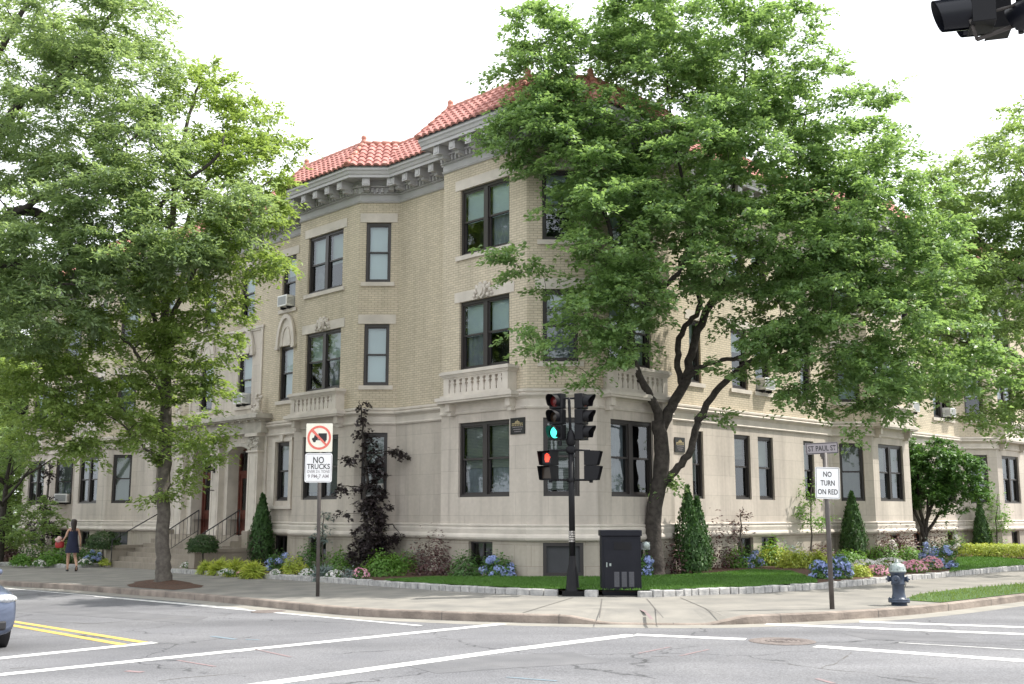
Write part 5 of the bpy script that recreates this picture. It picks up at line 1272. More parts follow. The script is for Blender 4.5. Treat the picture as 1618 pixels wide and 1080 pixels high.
mound(463, 907, 40, 26, 'lime', 'fluffy lime green shrub left of the truck sign pole', 'shrub', 'garden_shrub', 900, .08)
mound(488, 900, 46, 40, 'shrub', 'tall green shrub behind the truck sign pole', 'shrub', 'garden_shrub', 1000, .09)
mound(535, 902, 52, 32, 'fresh', 'green shrub just right of the truck sign pole', 'shrub', 'garden_shrub', 1000, .085)
mound(484, 910, 26, 11, 'shrub', 'white impatiens left of the truck sign pole', 'flowers', 'flower_clump', 280, .06, flowers='f_white', nf=60, fs=.07)
mound(510, 912, 26, 22, 'bluegrey', 'blue grey grassy tuft beside the truck sign pole', 'plant', 'garden_plant', 420, .1, .10, blade=True)
mound(528, 913, 30, 12, 'shrub', 'white impatiens right of the truck sign pole', 'flowers', 'flower_clump', 280, .06, flowers='f_white', nf=65, fs=.07)
mound(552, 914, 30, 14, 'bluegrey', 'blue grey low plant among the white impatiens', 'plant', 'garden_plant', 300, .08)
mound(568, 914, 30, 16, 'shrub', 'pink and white impatiens at the foot of the dark weeping tree', 'flowers', 'flower_clump', 280, .06, flowers='f_pink', nf=60, fs=.07)
mound(606, 910, 66, 34, 'fresh', 'wide feathery bright green shrub before the dark weeping tree', 'shrub', 'garden_shrub', 1800, .085)
mound(640, 904, 40, 30, 'fresh', 'rounded green shrub left of the maroon shrub', 'shrub', 'garden_shrub', 1000, .08)
mound(685, 906, 70, 50, 'maroon', 'wide maroon shrub against the tower plinth', 'shrub', 'garden_shrub', 1300, .09, wild=.35)
mound(735, 905, 48, 36, 'shrub', 'green shrub below the tower basement window', 'shrub', 'garden_shrub', 900, .085)
mound(786, 912, 56, 34, 'shrub', 'blue hydrangea on the lawn below the tower', 'hydrangea', 'hydrangea', 900, .095, flowers='hb', nf=17, fs=.105)
mound(1022, 912, 20, 36, 'shrub', 'blue hydrangea half hidden behind the dark cabinet', 'hydrangea', 'hydrangea', 400, .09, flowers='hb', nf=7, fs=.10)
mound(650, 884, 30, 28, 'bluegrey', 'blue grey sapling shrub right of the weeping tree', 'shrub', 'garden_shrub', 380, .08, wild=.5)
# right bed
mound(1095, 907, 50, 46, 'shrub', 'dense dark green shrub at the base of the tall twin evergreen', 'shrub', 'garden_shrub', 1300, .07)
mound(1070, 906, 36, 40, 'maroon', 'sparse dark shrub between elm trunk and twin evergreen', 'shrub', 'garden_shrub', 330, .09, wild=.5)
for (px, py, w_, h_, m, lab, n, wi) in [(1140, 892, 40, 50, 'maroon', 'reddish tall perennials right of the twin evergreen', 420, .7), (1165, 896, 36, 26, 'fresh', 'green leafy perennials beside the reddish ones', 700, .2), (1222, 884, 50, 30, 'fresh', 'wispy green perennials at the sunlit wall', 700, .5), (1255, 880, 40, 26, 'bluegrey', 'silvery perennials below the sapling', 420, .4),
    (1300, 874, 40, 22, 'maroon', 'dark shrub by the left foot of the sign pole evergreen', 500, .4), (1403, 874, 44, 34, 'maroon', 'dark maroon shrub between the evergreen and the round leafy tree', 700, .5), (1432, 872, 40, 40, 'maroon', 'deep maroon shrub at the foot of the round leafy tree', 700, .4), (1480, 868, 50, 36, 'maroon', 'loose brownish shrub right of the round leafy tree', 500, .6), (1510, 868, 36, 26, 'fresh', 'pale green perennials near the slim evergreen', 420, .4), (1598, 856, 40, 20, 'maroon', 'brownish low shrub under the right end windows', 500, .4), (1570, 866, 40, 30, 'fresh', 'light green shrub behind the right hedge', 420, .5)]:
    mound(px, py, w_, h_, m, lab, 'shrub', n=n, ls=.10, wild=wi)
for j, (px, py, w_, h_) in enumerate([(1225, 893, 60, 26), (1262, 897, 58, 26), (1296, 897, 50, 24)]):
    mound(px, py, w_, h_, 'lime', ['lime green mound nearest the elm side of the right bed', 'middle lime green mound of three in the right bed', 'lime green mound left of the sign pole hydrangea'][j], 'shrub', 'garden_shrub', 1500, .09, group='lime green mounds in the right bed')
for j, (px, py, w_, h_) in enumerate([(1345, 892, 60, 20), (1395, 886, 60, 22), (1440, 886, 60, 20)]):
    mound(px, py, w_, h_, 'fresh', ['spreading green plant just right of the sign pole', 'spreading green plant behind the hydrant', 'spreading green plant right of the hydrant'][j], 'plant', 'garden_plant', 1300, .085)
mound(1186, 896, 46, 28, 'shrub', 'pale blue hydrangea left of the lime mounds', 'hydrangea', 'hydrangea', 500, .10, flowers='hb', nf=10, fs=.10)
mound(1278, 880, 22, 14, 'shrub', 'small pale hydrangea below the sapling', 'hydrangea', 'hydrangea', 260, .10, flowers='hw', nf=5, fs=.11)
mound(1300, 914, 34, 26, 'shrub', 'blue hydrangea immediately left of the sign pole', 'hydrangea', 'hydrangea', 500, .10, flowers='hb', nf=15, fs=.10)
mound(1330, 914, 36, 36, 'shrub', 'blue hydrangea immediately right of the sign pole', 'hydrangea', 'hydrangea', 500, .10, flowers='hb', nf=16, fs=.10)
mound(1360, 911, 34, 18, 'lime', 'pale lime mound between hydrangea and pink flowers', 'plant', 'garden_plant', 900, .07)
for (px, py, w_, h_, f, lab) in [(1388, 908, 50, 14, 'f_pink', 'pink impatiens at the edging left of the hydrant'), (1372, 900, 50, 16, 'f_white', 'white flowers behind the pink ones left of the hydrant'), (1410, 898, 60, 16, 'f_white', 'white flowers just behind the hydrant'), (1446, 904, 44, 18, 'f_pink', 'magenta impatiens at the edging right of the hydrant'), (1474, 900, 40, 20, 'f_pink', 'magenta impatiens next to the far hydrangea'), (1346, 884, 40, 14, 'f_white', 'pale flowers at the foot of the sign pole evergreen'), (1412, 876, 20, 30, 'f_white', 'tall white flowers in the maroon shrubs')]:
    mound(px, py, w_, h_, 'fresh', lab, 'flowers', 'flower_clump', 600, .06, flowers=f, nf=150, fs=.08)
mound(1494, 898, 40, 40, 'shrub', 'blue hydrangea at the right end of the pink flowers', 'hydrangea', 'hydrangea', 700, .10, flowers='hb', nf=20, fs=.11)
mound(1472, 888, 30, 30, 'bluegrey', 'pale blue hydrangea behind the far pink flowers', 'hydrangea', 'hydrangea', 400, .10, flowers='hb', nf=11, fs=.11)
mound(1512, 880, 30, 34, 'shrub', 'white hydrangea beside the right lawn', 'hydrangea', 'hydrangea', 400, .10, flowers='hw', nf=8, fs=.10)
# clipped hedge at the right
h0 = at(1525, 880); h1 = at(1700, 883)
ht = thing('hedge', tuple(h0), 'clipped yellow green hedge behind the right lawn', 'hedge')
n = 9000; u = RNG.uniform(0, 1, n); d = RNG.normal(size=(n, 3)); d[:, 2] = np.abs(d[:, 2]); d /= np.linalg.norm(d, axis=1, keepdims=True); d = np.sign(d)*np.abs(d)**.6
Pn = np.array(h0)+(np.array(h1)-np.array(h0))*u[:, None]+d*np.array([.45, .45, .52])*RNG.uniform(.85, 1.05, (n, 1))
leaf_obj('foliage', Pn, d+[0, 0, .3]+RNG.normal(0, .35, (n, 3)), RNG.uniform(.05, .10, n), M['lime'], ht, width=.5)
mb = MB()
for k in range(24):
    q = h0.lerp(h1, k/23); mb.tube([q-Vector((0, 0, .05)), q+Vector((random.gauss(0, .1), 0, .45))], [.02, .008], 5)
mb.build('stems', M['bark'], ht)
# dark weeping beech
random.seed(31)
p = at(583, 893); kx = p.y/1712; Yw = p.y
cl = []
for (px, py, rx, rz, n) in [(570, 640, 6, 8, 3), (572, 660, 8, 8, 3), (574, 685, 9, 10, 4), (583, 705, 12, 10, 6), (590, 725, 18, 12, 8), (562, 722, 12, 8, 4), (618, 713, 10, 5, 3), (634, 714, 5, 3, 2), (598, 745, 10, 10, 5), (580, 760, 8, 14, 6), (548, 772, 12, 4, 3), (536, 768, 4, 3, 1), (592, 780, 12, 14, 8), (575, 800, 16, 14, 10), (545, 808, 8, 5, 2), (590, 820, 18, 16, 13), (605, 800, 8, 6, 3), (580, 845, 22, 18, 18), (600, 860, 24, 16, 14), (570, 872, 20, 12, 10), (632, 848, 9, 8, 4), (612, 880, 24, 10, 8)]:
    cl.append((tuple(W(px, py, Yw)), (rx*kx, max(.12, rx*kx*.9), rz*kx), n))
P_ = lambda px, py, dy=0: tuple(W(px, py, Yw+dy))
make_tree('weeping_beech', 'narrow contorted weeping tree with nearly black purple leaves', 'tree', p,
 [([tuple(p-Vector((0, 0, .2))), P_(582, 860), P_(576, 800), P_(580, 750), P_(574, 700), P_(572, 660), P_(568, 632)], [.09, .075, .06, .05, .04, .025, .008]), ([P_(580, 730), P_(600, 715), P_(636, 712)], [.03, .02, .006]), ([P_(578, 770), P_(560, 768), P_(535, 766)], [.025, .02, .006]), ([P_(580, 840), P_(620, 830), P_(634, 850)], [.03, .02, .006])],
 cl, M['purple'], M['bark'], nleaf=40, lsize=.11, spray=.2, width=.75, flat=1., drop=.8, twig=.015, check=False)
# vine covered pale column shrub at left bay and round leafy multistem tree at right
random.seed(32)
p = at(66, 878); Yv = p.y-.3
make_tree('weeping_tree', 'slim dark leaved weeping tree in front of the far left bay', 'tree', p,
 [([tuple(p-Vector((0, 0, .2))), tuple(W(70, 820, Yv)), tuple(W(76, 770, Yv)), tuple(W(80, 725, Yv))], [.09, .07, .05, .02])],
 [(tuple(W(78, 745, Yv)), (.18, .18, .5), 9), (tuple(W(74, 790, Yv)), (.28, .25, .6), 14), (tuple(W(68, 835, Yv)), (.42, .35, .7), 20), (tuple(W(55, 830, Yv)), (.25, .2, .4), 5)], M['purple'], M['bark2'], nleaf=34, lsize=.12, spray=.22, width=.7, flat=1., drop=.8, twig=.015, check=False)
p = at(1461, 866); Yk = p.y; k = Yk/1712
kp = lambda px, py, dy=0: tuple(W(px, py, Yk+dy))
lim = []
for (a, b, c) in [((1455, 830), (1440, 790), (1430, 750)), ((1458, 820), (1450, 770), (1455, 730)), ((1462, 830), (1475, 790), (1480, 740)), ((1466, 840), (1490, 805), (1515, 770)), ((1464, 825), (1470, 780), (1500, 735))]:
    lim.append(([tuple(p+Vector((random.uniform(-.15, .15), random.uniform(-.1, .1), -.1))), kp(*a), kp(*b), kp(*c)], [.10, .075, .05, .02]))
make_tree('leafy_tree', 'rounded multi stem leafy tree against the sunlit right bay', 'tree', p, lim,
 [blob(1440, 740, Yk-.3, 36, 30, 1, 30), blob(1480, 730, Yk-.3, 50, 34, 1.2, 52), blob(1525, 745, Yk, 36, 34, 1, 34), blob(1455, 775, Yk-.3, 45, 20, 1.1, 36), blob(1510, 780, Yk-.2, 44, 22, 1, 30), blob(1540, 770, Yk, 16, 20, .6, 6), blob(1470, 705, Yk, 40, 12, .8, 10), blob(1440, 800, Yk, 16, 12, .5, 4), blob(1500, 808, Yk, 30, 10, .6, 5), blob(1430, 705, Yk, 14, 16, .5, 3)], M['shrub'], M['bark'], nleaf=105, lsize=.13, spray=.32, width=.6, flat=.8, twig=.018, check=False)
def sapling(px, py, top, label, m='bluegrey', wpx=28, n=26):
    p = at(px, py); Yq = p.y; k = Yq/1712
    make_tree('birch_sapling', label, 'sapling', p, [([tuple(p-Vector((0, 0, .1))), tuple(W(px-2, (py+top)/2, Yq)), tuple(W(px+1, top, Yq))], [.035, .025, .008])],
      [(tuple(W(px, top+(py-top)*.25, Yq)), (wpx*k*.7, .4, (py-top)*k*.22), n//2), (tuple(W(px, top+(py-top)*.55, Yq)), (wpx*k, .5, (py-top)*k*.2), n)], M[m], M['bark2'], nleaf=26, lsize=.10, spray=.25, width=.5, flat=1, twig=.01, check=False)
sapling(1283, 874, 745, 'thin sapling with sparse pale leaves left of the street sign', 'fresh')
sapling(1576, 866, 778, 'thin pale leaved sapling beside the slim evergreen', 'fresh', 20)
sapling(511, 880, 810, 'bare looking twiggy sapling behind the truck sign pole', 'bluegrey', 12, 8)
sapling(1172, 880, 800, 'lanky pinkish perennial stem in the sunlit bed', 'maroon', 12, 8)
# ============================================================ STREET FURNITURE
def TR(p, rz=0, rx=0, ry=0): return Matrix.Translation(p) @ Matrix.Rotation(rz, 4, 'Z') @ Matrix.Rotation(rx, 4, 'X') @ Matrix.Rotation(ry, 4, 'Y')
def rrect(w, h, r, n=4):
    out = []
    for cx, cz, a0 in ((w/2-r, h/2-r, 0), (-w/2+r, h/2-r, pi/2), (-w/2+r, -h/2+r, pi), (w/2-r, -h/2+r, 3*pi/2)):
        for k in range(n+1): a = a0+pi/2*k/n; out.append((cx+r*cos(a), cz+r*sin(a)))
    return out
class TF:      # frame from a 4x4 matrix: local x right, -y outward (towards viewer), z up
    def __init__(s, T): s.T = T
    def p(s, a, o, z): return s.T @ Vector((a, -o, z))
def ring(mb, F, r0, r1, o0, o1, n=40, cx=0, cz=0):
    for k in range(n):
        a, b = 2*pi*k/n, 2*pi*(k+1)/n
        mb.fprism(F, [(cx+r0*cos(a), cz+r0*sin(a)), (cx+r1*cos(a), cz+r1*sin(a)), (cx+r1*cos(b), cz+r1*sin(b)), (cx+r0*cos(b), cz+r0*sin(b))], o0, o1)
# --- NO TRUCKS sign
g = G(502, 942, .15); p = Vector((g[0], g[1], gz(g[0])+.15)); k = p.y/1712
t = thing('truck_sign', tuple(p), 'pole with red ringed no trucks sign and white time plate on the left pavement', 'road sign')
zt = lambda py: W(505, py, p.y).z
mb = MB(); top = zt(670); mb.tube([p-Vector((0, 0, .1)), Vector((W(504, 800, p.y).x, p.y, zt(800))), Vector((W(505, 700, p.y).x, p.y, top))], .042, 10); mb.build('pole', M['pole'], t)
xs = W(505, 700, p.y).x
zc = (zt(669)+zt(714))/2; hh = zt(669)-zt(714); T = TR((xs, p.y-.06, zc), radians(-4)); F = TF(T)
mb = MB(); mb.fprism(F, rrect(.61, hh, .02), -.004, .004); pn = mb.build('sign_panel', M['signcream'], t); 
mb = MB(); ring(mb, F, .225, .275, .005, .008); a = radians(-45)
mb.fprism(F, [(-.175-.03, .155+.03-.02), (-.155-.0, .185+.02), (.195, -.165), (.165, -.195)], .0085, .011); rg = mb.build('red_ring', M['signred'], pn)
mb = MB(); mb.fprism(F, [(-.02, -.06), (.175, -.06), (.175, .10), (-.02, .10)], .005, .0075); mb.fprism(F, [(-.165, -.06), (-.03, -.06), (-.03, .06), (-.11, .055), (-.125, .0), (-.165, -.01)], .005, .0075)
for x in (-.11, .12): ring(mb, F, 0.0005, .036, .005, .0078, 14, x, -.07)
mb.build('truck_symbol', M['signblack'], pn)
zc = (zt(716)+zt(762))/2; hh2 = zt(716)-zt(762); T = TR((xs, p.y-.06, zc), radians(-4)); F = TF(T)
mb = MB(); mb.fprism(F, rrect(.63, hh2, .05), -.004, .004); pn = mb.build('time_plate', M['signwhite'], t)
mb = MB()
for x0, x1, z0, z1 in ((-.28, .28, hh2/2-.028, hh2/2-.02), (-.28, .28, -hh2/2+.02, -hh2/2+.028), (-.30, -.292, -hh2/2+.05, hh2/2-.05), (.292, .30, -hh2/2+.05, hh2/2-.05)): mb.fprism(F, [(x0, z0), (x1, z0), (x1, z1), (x0, z1)], .0045, .006)
mb.build('border', M['street'], pn)
for body, w_, h_, z, m in (('NO', .25, .15, .175, 'signblack'), ('TRUCKS', .53, .12, .03, 'signblack'), ('OVER 2\u00bd TONS', .52, .065, -.085, 'street'), ('9 PM-7 AM', .48, .08, -.19, 'street')):
    textmesh(body, w_, h_, T @ Matrix.Translation((0, -.005, z)), 'lettering', M[m], pn)
mb = MB()
for z in (-.265, ): mb.lathe([(0, .006), (.012, .006), (.012, 0)], 8, T @ Matrix.Translation((0, -.004, z+.02)) @ Matrix.Rotation(pi/2, 4, 'X'))
mb.build('bolt', M['pole'], pn)
# --- NO TURN ON RED with street name blade
g = G(1315, 962, .15); p = Vector((g[0], g[1], .15)); zt = lambda py: W(1305, py, p.y).z
t = thing('turn_sign', tuple(p), 'leaning pole with no turn on red sign and street name plate on the right pavement', 'road sign')
q = W(1303, 715, p.y); mb = MB(); mb.tube([p-Vector((0, 0, .1)), p.lerp(q, .5), q], .045, 10); mb.build('pole', M['pole'], t)
c = W(1306, 763, p.y); hh = (zt(738)-zt(788)); T = TR((c.x, p.y-.065, c.z), radians(2), 0, radians(1.5)); F = TF(T)
mb = MB(); mb.fprism(F, rrect(.47, hh, .03), -.004, .004); pn = mb.build('sign_panel', M['signwhite'], t)
mb = MB(); w2, h2 = .47/2-.015, hh/2-.015
for x0, x1, z0, z1 in ((-w2, w2, h2-.008, h2), (-w2, w2, -h2, -h2+.008), (-w2, -w2+.008, -h2+.008, h2-.008), (w2-.008, w2, -h2+.008, h2-.008)): mb.fprism(F, [(x0, z0), (x1, z0), (x1, z1), (x0, z1)], .0045, .006)
mb.build('border', M['signblack'], pn)
for body, w_, z in (('NO', .16, .165), ('TURN', .27, .0), ('ON RED', .38, -.165)): textmesh(body, w_, .10, T @ Matrix.Translation((0, -.005, z)), 'lettering', M['signblack'], pn)
c = W(1298.5, 708, p.y); T = TR((c.x, p.y, c.z), radians(5), 0, radians(-3.)); F = TF(T)
mb = MB(); mb.fprism(F, rrect(.64, .215, .02), -.012, .012); bl = mb.build('street_name_plate', M['street'], t)
mb = MB()
for x0, x1, z0, z1 in ((-.31, .31, .088, .1), (-.31, .31, -.1, -.088), (-.312, -.30, -.088, .088), (.30, .312, -.088, .088)): mb.fprism(F, [(x0, z0), (x1, z0), (x1, z1), (x0, z1)], .0125, .015)
mb.build('border', M['signblack'], bl)
textmesh('ST PAUL ST', .55, .10, T @ Matrix.Translation((0, -.0135, .0)), 'lettering', M['signblack'], bl)
mb = MB(); mb.box((-.035, -.03, -.16), (.035, .03, -.10), 0, T); mb.tube([T @ Vector((0, 0, -.2)), T @ Vector((0, 0, -.15))], .03, 8); mb.build('clamp', M['pole'], t)
# --- traffic signal
g = G(905, 940.5, .15); p = Vector((g[0], g[1], .15)); Y = p.y; wz = lambda py, px=905: W(px, py, Y)
t = thing('traffic_signal', tuple(p), 'black traffic light post with green lit head and red hand pedestrian heads', 'traffic light')
mb = MB(); mb.box((-.235, -.22, -.05), (.235, .22, .10), 0, TR(p)); mb.lathe([(.17, .10), (.155, .16), (.14, .22), (.125, .45), (.115, .5), (.085, .68), (.072, .85)], 12, TR(p)); mb.build('base', M['signal'], t)
mb = MB(); ptop = wz(700, 902); mb.tube([p+Vector((0, 0, .8)), ptop], .068, 12); mb.tube([ptop, wz(628, 899)], .032, 8); mb.lathe([(.07, -.05), (.11, 0), (.10, .1), (.08, .22), (.04, .3)], 10, TR(ptop)); mb.build('pole', M['signal'], t)
mb = MB()
x0, x1 = wz(629, 884), wz(629, 918); mb.tube([wz(634, 884), x0, x1, wz(636, 918)], .025, 6)
mb.tube([wz(700, 885), wz(694, 886), wz(694, 918), wz(688, 919)], .022, 6)
mb.tube([wz(714, 868), wz(711, 870), wz(711, 932), wz(718, 934)], .024, 6); mb.tube([wz(752, 870), wz(758, 871), wz(758, 932), wz(752, 934)], .026, 6)
mb.lathe([(.1, -.06), (.12, 0), (.1, .08)], 10, TR(wz(711, 902))); mb.lathe([(.09, -.04), (.1, 0), (.09, .04)], 10, TR(wz(758, 902)))
for a in ((884, 633), (885, 700), (870, 758), (934, 758)): q = wz(a[1], a[0]); mb.lathe([(.04, -.06), (.045, 0), (.04, .05)], 8, TR(q))
mb.build('arms', M['signal'], t)
def visor(mb, T, r=.155, L=.26, full=False):     # axis along local -y (outward)
    n = 20; a0, a1 = (radians(-50), radians(230)) if not full else (radians(-80), radians(260))
    for k in range(n):
        a, b = a0+(a1-a0)*k/n, a0+(a1-a0)*(k+1)/n; am, bm_ = a, b
        def LL(a): return L*((.85+.15*sin(a)) if full else (.55+.45*max(0, sin(a))))
        q = [Vector((r*cos(a), 0, r*sin(a))), Vector((r*cos(b), 0, r*sin(b))), Vector((r*cos(b)*.97, -LL(b), r*sin(b)*.97)), Vector((r*cos(a)*.97, -LL(a), r*sin(a)*.97))]
        mb.face([T @ v for v in q], 0, None, True)
        mb.face([T @ Vector((v.x*.975, v.y-.001, v.z*.975)) for v in q[::-1]], 0, None, True)
def lens(T, r, m, name, par):
    mb = MB(); mb.lathe([(0, .03), (r*.5, .024), (r*.85, .01), (r, -.005)], 18, T @ Matrix.Rotation(pi/2, 4, 'X')); return mb.build(name, m, par)
def veh_head(c, rz, on, name='signal_head', parent=t, sec=.35, r=.13):
    T0 = TR(c, rz); mb = MB()
    for k in (-1, 0, 1):
        mb.box((-.165, 0, k*sec-sec/2+.006), (.165, .20, k*sec+sec/2-.006), 0, T0)
        visor(mb, T0 @ Matrix.Translation((0, 0, k*sec)), r+.02, .24)
    h = mb.build(name, M['signal'], parent, bevel=.012)
    for k, nm in ((1, 'red'), (0, 'amber'), (-1, 'green')):
        m = M['green_on'] if on == nm else M['lensred'] if nm == 'red' else M['lensdark']
        lens(T0 @ Matrix.Translation((0, -.004, k*sec)), r, m, 'lens', h)
    return h
veh_head(tuple(wz(658, 877)), radians(-38), 'green'); veh_head(tuple(wz(658, 925)), radians(62), None)
def ped_head(c, rz, on):
    T0 = TR(c, rz); mb = MB()
    for k in (.5, -.5):
        z = k*.33; mb.box((-.165, 0, z-.16), (.165, .20, z+.16), 0, T0)
        # box visor: top and sides, sloping
        pts = [(-.165, .16), (.165, .16)]
        mb.face([T0 @ Vector(v) for v in ((-.165, 0, z+.16), (.165, 0, z+.16), (.165, -.17, z+.15), (-.165, -.17, z+.15))])
        for sx in (-.165, .165): mb.face([T0 @ Vector(v) for v in ((sx, 0, z-.16), (sx, 0, z+.16), (sx, -.17, z+.15), (sx, -.09, z-.15))])
    h = mb.build('pedestrian_head', M['signal'], t)
    for z, m in ((.165, M['lensdark'] if not on else M['signblack']), (-.165, M['lensdark'])):
        mb = MB(); mb.box((-.13, -.012, z-.12), (.13, -.002, z+.12), 0, T0); sc_ = mb.build('lens', m, h)
    if on:       # raised hand: palm and five fingers
        mb = MB(); FF = TF(T0); z = .165
        mb.fprism(FF, [(-.045, z-.09), (.045, z-.09), (.06, z-.03), (.055, z+.02), (-.055, z+.02), (-.06, z-.03)], .013, .016)
        for x, l in ((-.045, .055), (-.016, .085), (.014, .08), (.043, .06)): mb.fprism(FF, [(x-.012, z+.02), (x+.012, z+.02), (x+.010, z+.02+l), (x-.010, z+.02+l)], .013, .016)
        mb.fprism(FF, [(.058, z-.03), (.1, z+.03), (.085, z+.045), (.056, z+.005)], .013, .016)
        mb.build('hand_symbol', M['red_on'], h)
ped_head(tuple(wz(735, 865)), radians(-36), True); ped_head(tuple(wz(735, 939)), radians(75), False)
mb = MB(); 
for k in range(5): mb.lathe([(.072, -.11+.05*k+.004), (.074, -.11+.05*k+.02), (.072, -.11+.05*k+.04)], 10, TR(wz(848, 903.5)))
mb.build('sticker', mat('worn_pole_sticker', (.12, .11, .10), .7, 0, 30, c2=(.55, .53, .5)), t)
# --- overhead signal at the right, hung from a mast arm
c = W(1558, -14, 10.2)
mz = W(1600, -95, 10.2).z
t = thing('overhead_signal', (c.x+5.2, 12.6, .15), 'black overhead signal cluster seen from below at the top right corner', 'traffic light')
mb = MB(); pb_ = Vector((c.x+5.2, 12.6, .15)); mb.tube([pb_, pb_+Vector((0, 0, 4)), Vector((pb_.x, pb_.y, mz+.6))], [.15, .12, .09], 12); mb.build('post', M['signal'], t)
hub = Vector((W(1612, 30, 10.2).x, 10.2, mz))
mb = MB(); mb.tube([Vector((pb_.x, pb_.y, mz+.3)), Vector((hub.x+2, 10.9, mz+.35)), Vector((hub.x, 10.2, mz+.30))], [.08, .06, .045], 10); mb.tube([Vector((hub.x, 10.2, mz+.3)), Vector((hub.x, 10.2, W(1612, 52, 10.2).z))], .03, 8); mb.build('mast_arm', M['signal'], t)
def over_head(c, rz, name='signal_head', secs=3):
    T0 = TR(c, rz); mb = MB(); vs = MB()
    for k in range(secs):
        z = k*.36; mb.box((-.17, 0, z-.172), (.17, .22, z+.172), 0, T0); mb.box((-.175, -.02, z-.176), (.175, 0, z-.165), 0, T0)
        visor(vs, T0 @ Matrix.Translation((0, 0, z)), .168, .36, True)
        # tunnel underside
    h = mb.build(name, M['signal'], t, bevel=.02); vs.build('visor', M['signal_sheen'], h)
    for k in range(secs): lens(T0 @ Matrix.Translation((0, -.004, k*.36)), .145, M['lensdark'], 'lens', h)
    return h
hz = W(1520, 20, 10.2).z
over_head((W(1533, 30, 10.2).x, 10.2, hz), radians(-106)); over_head((W(1560, 30, 10.9).x, 10.9, hz+.27), radians(-106)); over_head((W(1645, 40, 10.0).x, 9.95, hz-.05), radians(-160))
mb = MB(); q0 = W(1544, 62, 10.2); q1 = W(1612, 37, 10.2)
mb.tube([W(1533, 30, 10.1), q0], .018, 6); mb.tube([q0, q1], .022, 8); mb.tube([W(1560, 20, 10.1), W(1625, 2, 10.1)], .016, 6); mb.lathe([(.05, -.05), (.06, 0), (.05, .05)], 8, TR(q1)); mb.build('brackets', M['pole'], t)
# --- utility cabinet
g = G(983, 942, .15); p = Vector((g[0], g[1], .15)); k = p.y/1712; wc = 62*k; hc = 102*k; dc = .45
t = thing('utility_cabinet', tuple(p), 'dark blue black metal utility cabinet with vents standing against the stone edging', 'cabinet')
T0 = TR((p.x, p.y, p.z), radians(1))
mb = MB(); mb.box((-wc/2, 0, .05), (wc/2, dc, hc-.13), 0, T0); mb.box((-wc/2+.03, .03, 0), (wc/2-.03, dc-.03, .05), 0, T0); mb.build('body', M['cabinet'], t, bevel=.01)
mb = MB(); mb.box((-wc/2-.025, -.03, hc-.128), (wc/2+.025, dc+.03, hc), 0, T0); mb.build('lid', M['cabinet'], t, bevel=.015)
mb = MB(); mb.box((-wc/2+.05, -.016, .12), (wc/2-.05, -.002, hc-.18), 0, T0); dr_ = mb.build('door', M['cabinet'], t, bevel=.004)
for x in (-.16, .0, .16):
    mb = MB(); mb.box((x-.055+.05, -.020, .20), (x+.055+.05, -.0165, .52), 0, T0)
    for kk_ in range(8): mb.box((x-.045+.05, -.027, .215+kk_*.038), (x+.045+.05, -.0205, .235+kk_*.038), 0, T0)
    mb.build('vent', M['cabinet2'], dr_)
mb = MB(); mb.box((-.16, -.024, hc-.42), (.22, -.017, hc-.26), 0, T0); mb.build('name_plate', M['signal'], dr_)
mb = MB(); mb.box((-wc/2+.09, -.045, .62), (-wc/2+.115, -.0165, .72), 0, T0); mb.box((-wc/2+.16, -.03, .64), (-wc/2+.2, -.0165, .70), 0, T0); mb.build('latch', M['hydtop'], dr_)
mb = MB(); mb.box((wc/2+.002, .05, hc-.42), (wc/2+.04, .3, hc-.28), 0, T0); mb.build('meter_bracket', M['cabinet2'], t)
mb = MB(); mb.lathe([(.0, .06), (.06, .06), (.075, .0), (.085, -.0)], 14, T0 @ Matrix.Translation((wc/2+.13, .1, hc-.33)) @ Matrix.Rotation(pi/2, 4, 'X')); mb.box((wc/2+.05, .1, hc-.42), (wc/2+.21, .22, hc-.26), 0, T0); mb.build('electric_meter', M['hydtop'], t)
poly_sheet('concrete_pad', [(p.x-wc/2-.15, p.y-.12), (p.x+wc/2+.12, p.y-.12), (p.x+wc/2+.12, p.y+dc), (p.x-wc/2-.15, p.y+dc)], .164, M['concrete'])
# --- hydrant
g = G(1421, 956, .15); p = Vector((g[0], g[1], .15)); s = 68*p.y/1712/.80
t = thing('fire_hydrant', tuple(p), 'slate blue fire hydrant with silver bonnet at the end of the grass strip', 'hydrant')
T0 = TR(p, radians(-20)) @ Matrix.Scale(s, 4)
mb = MB(); mb.lathe([(.14, 0), (.14, .05), (.19, .055), (.19, .085), (.185, .09), (.19, .095), (.19, .12), (.125, .13), (.12, .17), (.11, .2), (.11, .36), (.125, .37), (.125, .40), (.118, .41), (.12, .56), (.145, .575), (.145, .60)], 20, T0)
for a in range(8): mb.lathe([(.013, .045), (.013, .14), (0, .14)], 6, T0 @ Matrix.Rotation(a*pi/4, 4, 'Z') @ Matrix.Translation((.162, 0, 0)))
mb.build('barrel', M['hydblue'], t)
mb = MB(); mb.lathe([(.155, .60), (.16, .615), (.155, .63), (.15, .635), (.145, .68), (.12, .725), (.08, .755), (.05, .765)], 20, T0); mb.lathe([(.045, .765), (.045, .78), (.025, .785), (.025, .82), (0, .825)], 6, T0)
for a in range(8): mb.tube([T0 @ (Matrix.Rotation(a*pi/4, 3, 'Z') @ Vector((.148, 0, .64))), T0 @ (Matrix.Rotation(a*pi/4, 3, 'Z') @ Vector((.1, 0, .745)))], .012, 5)
mb.build('bonnet', M['hydtop'], t)
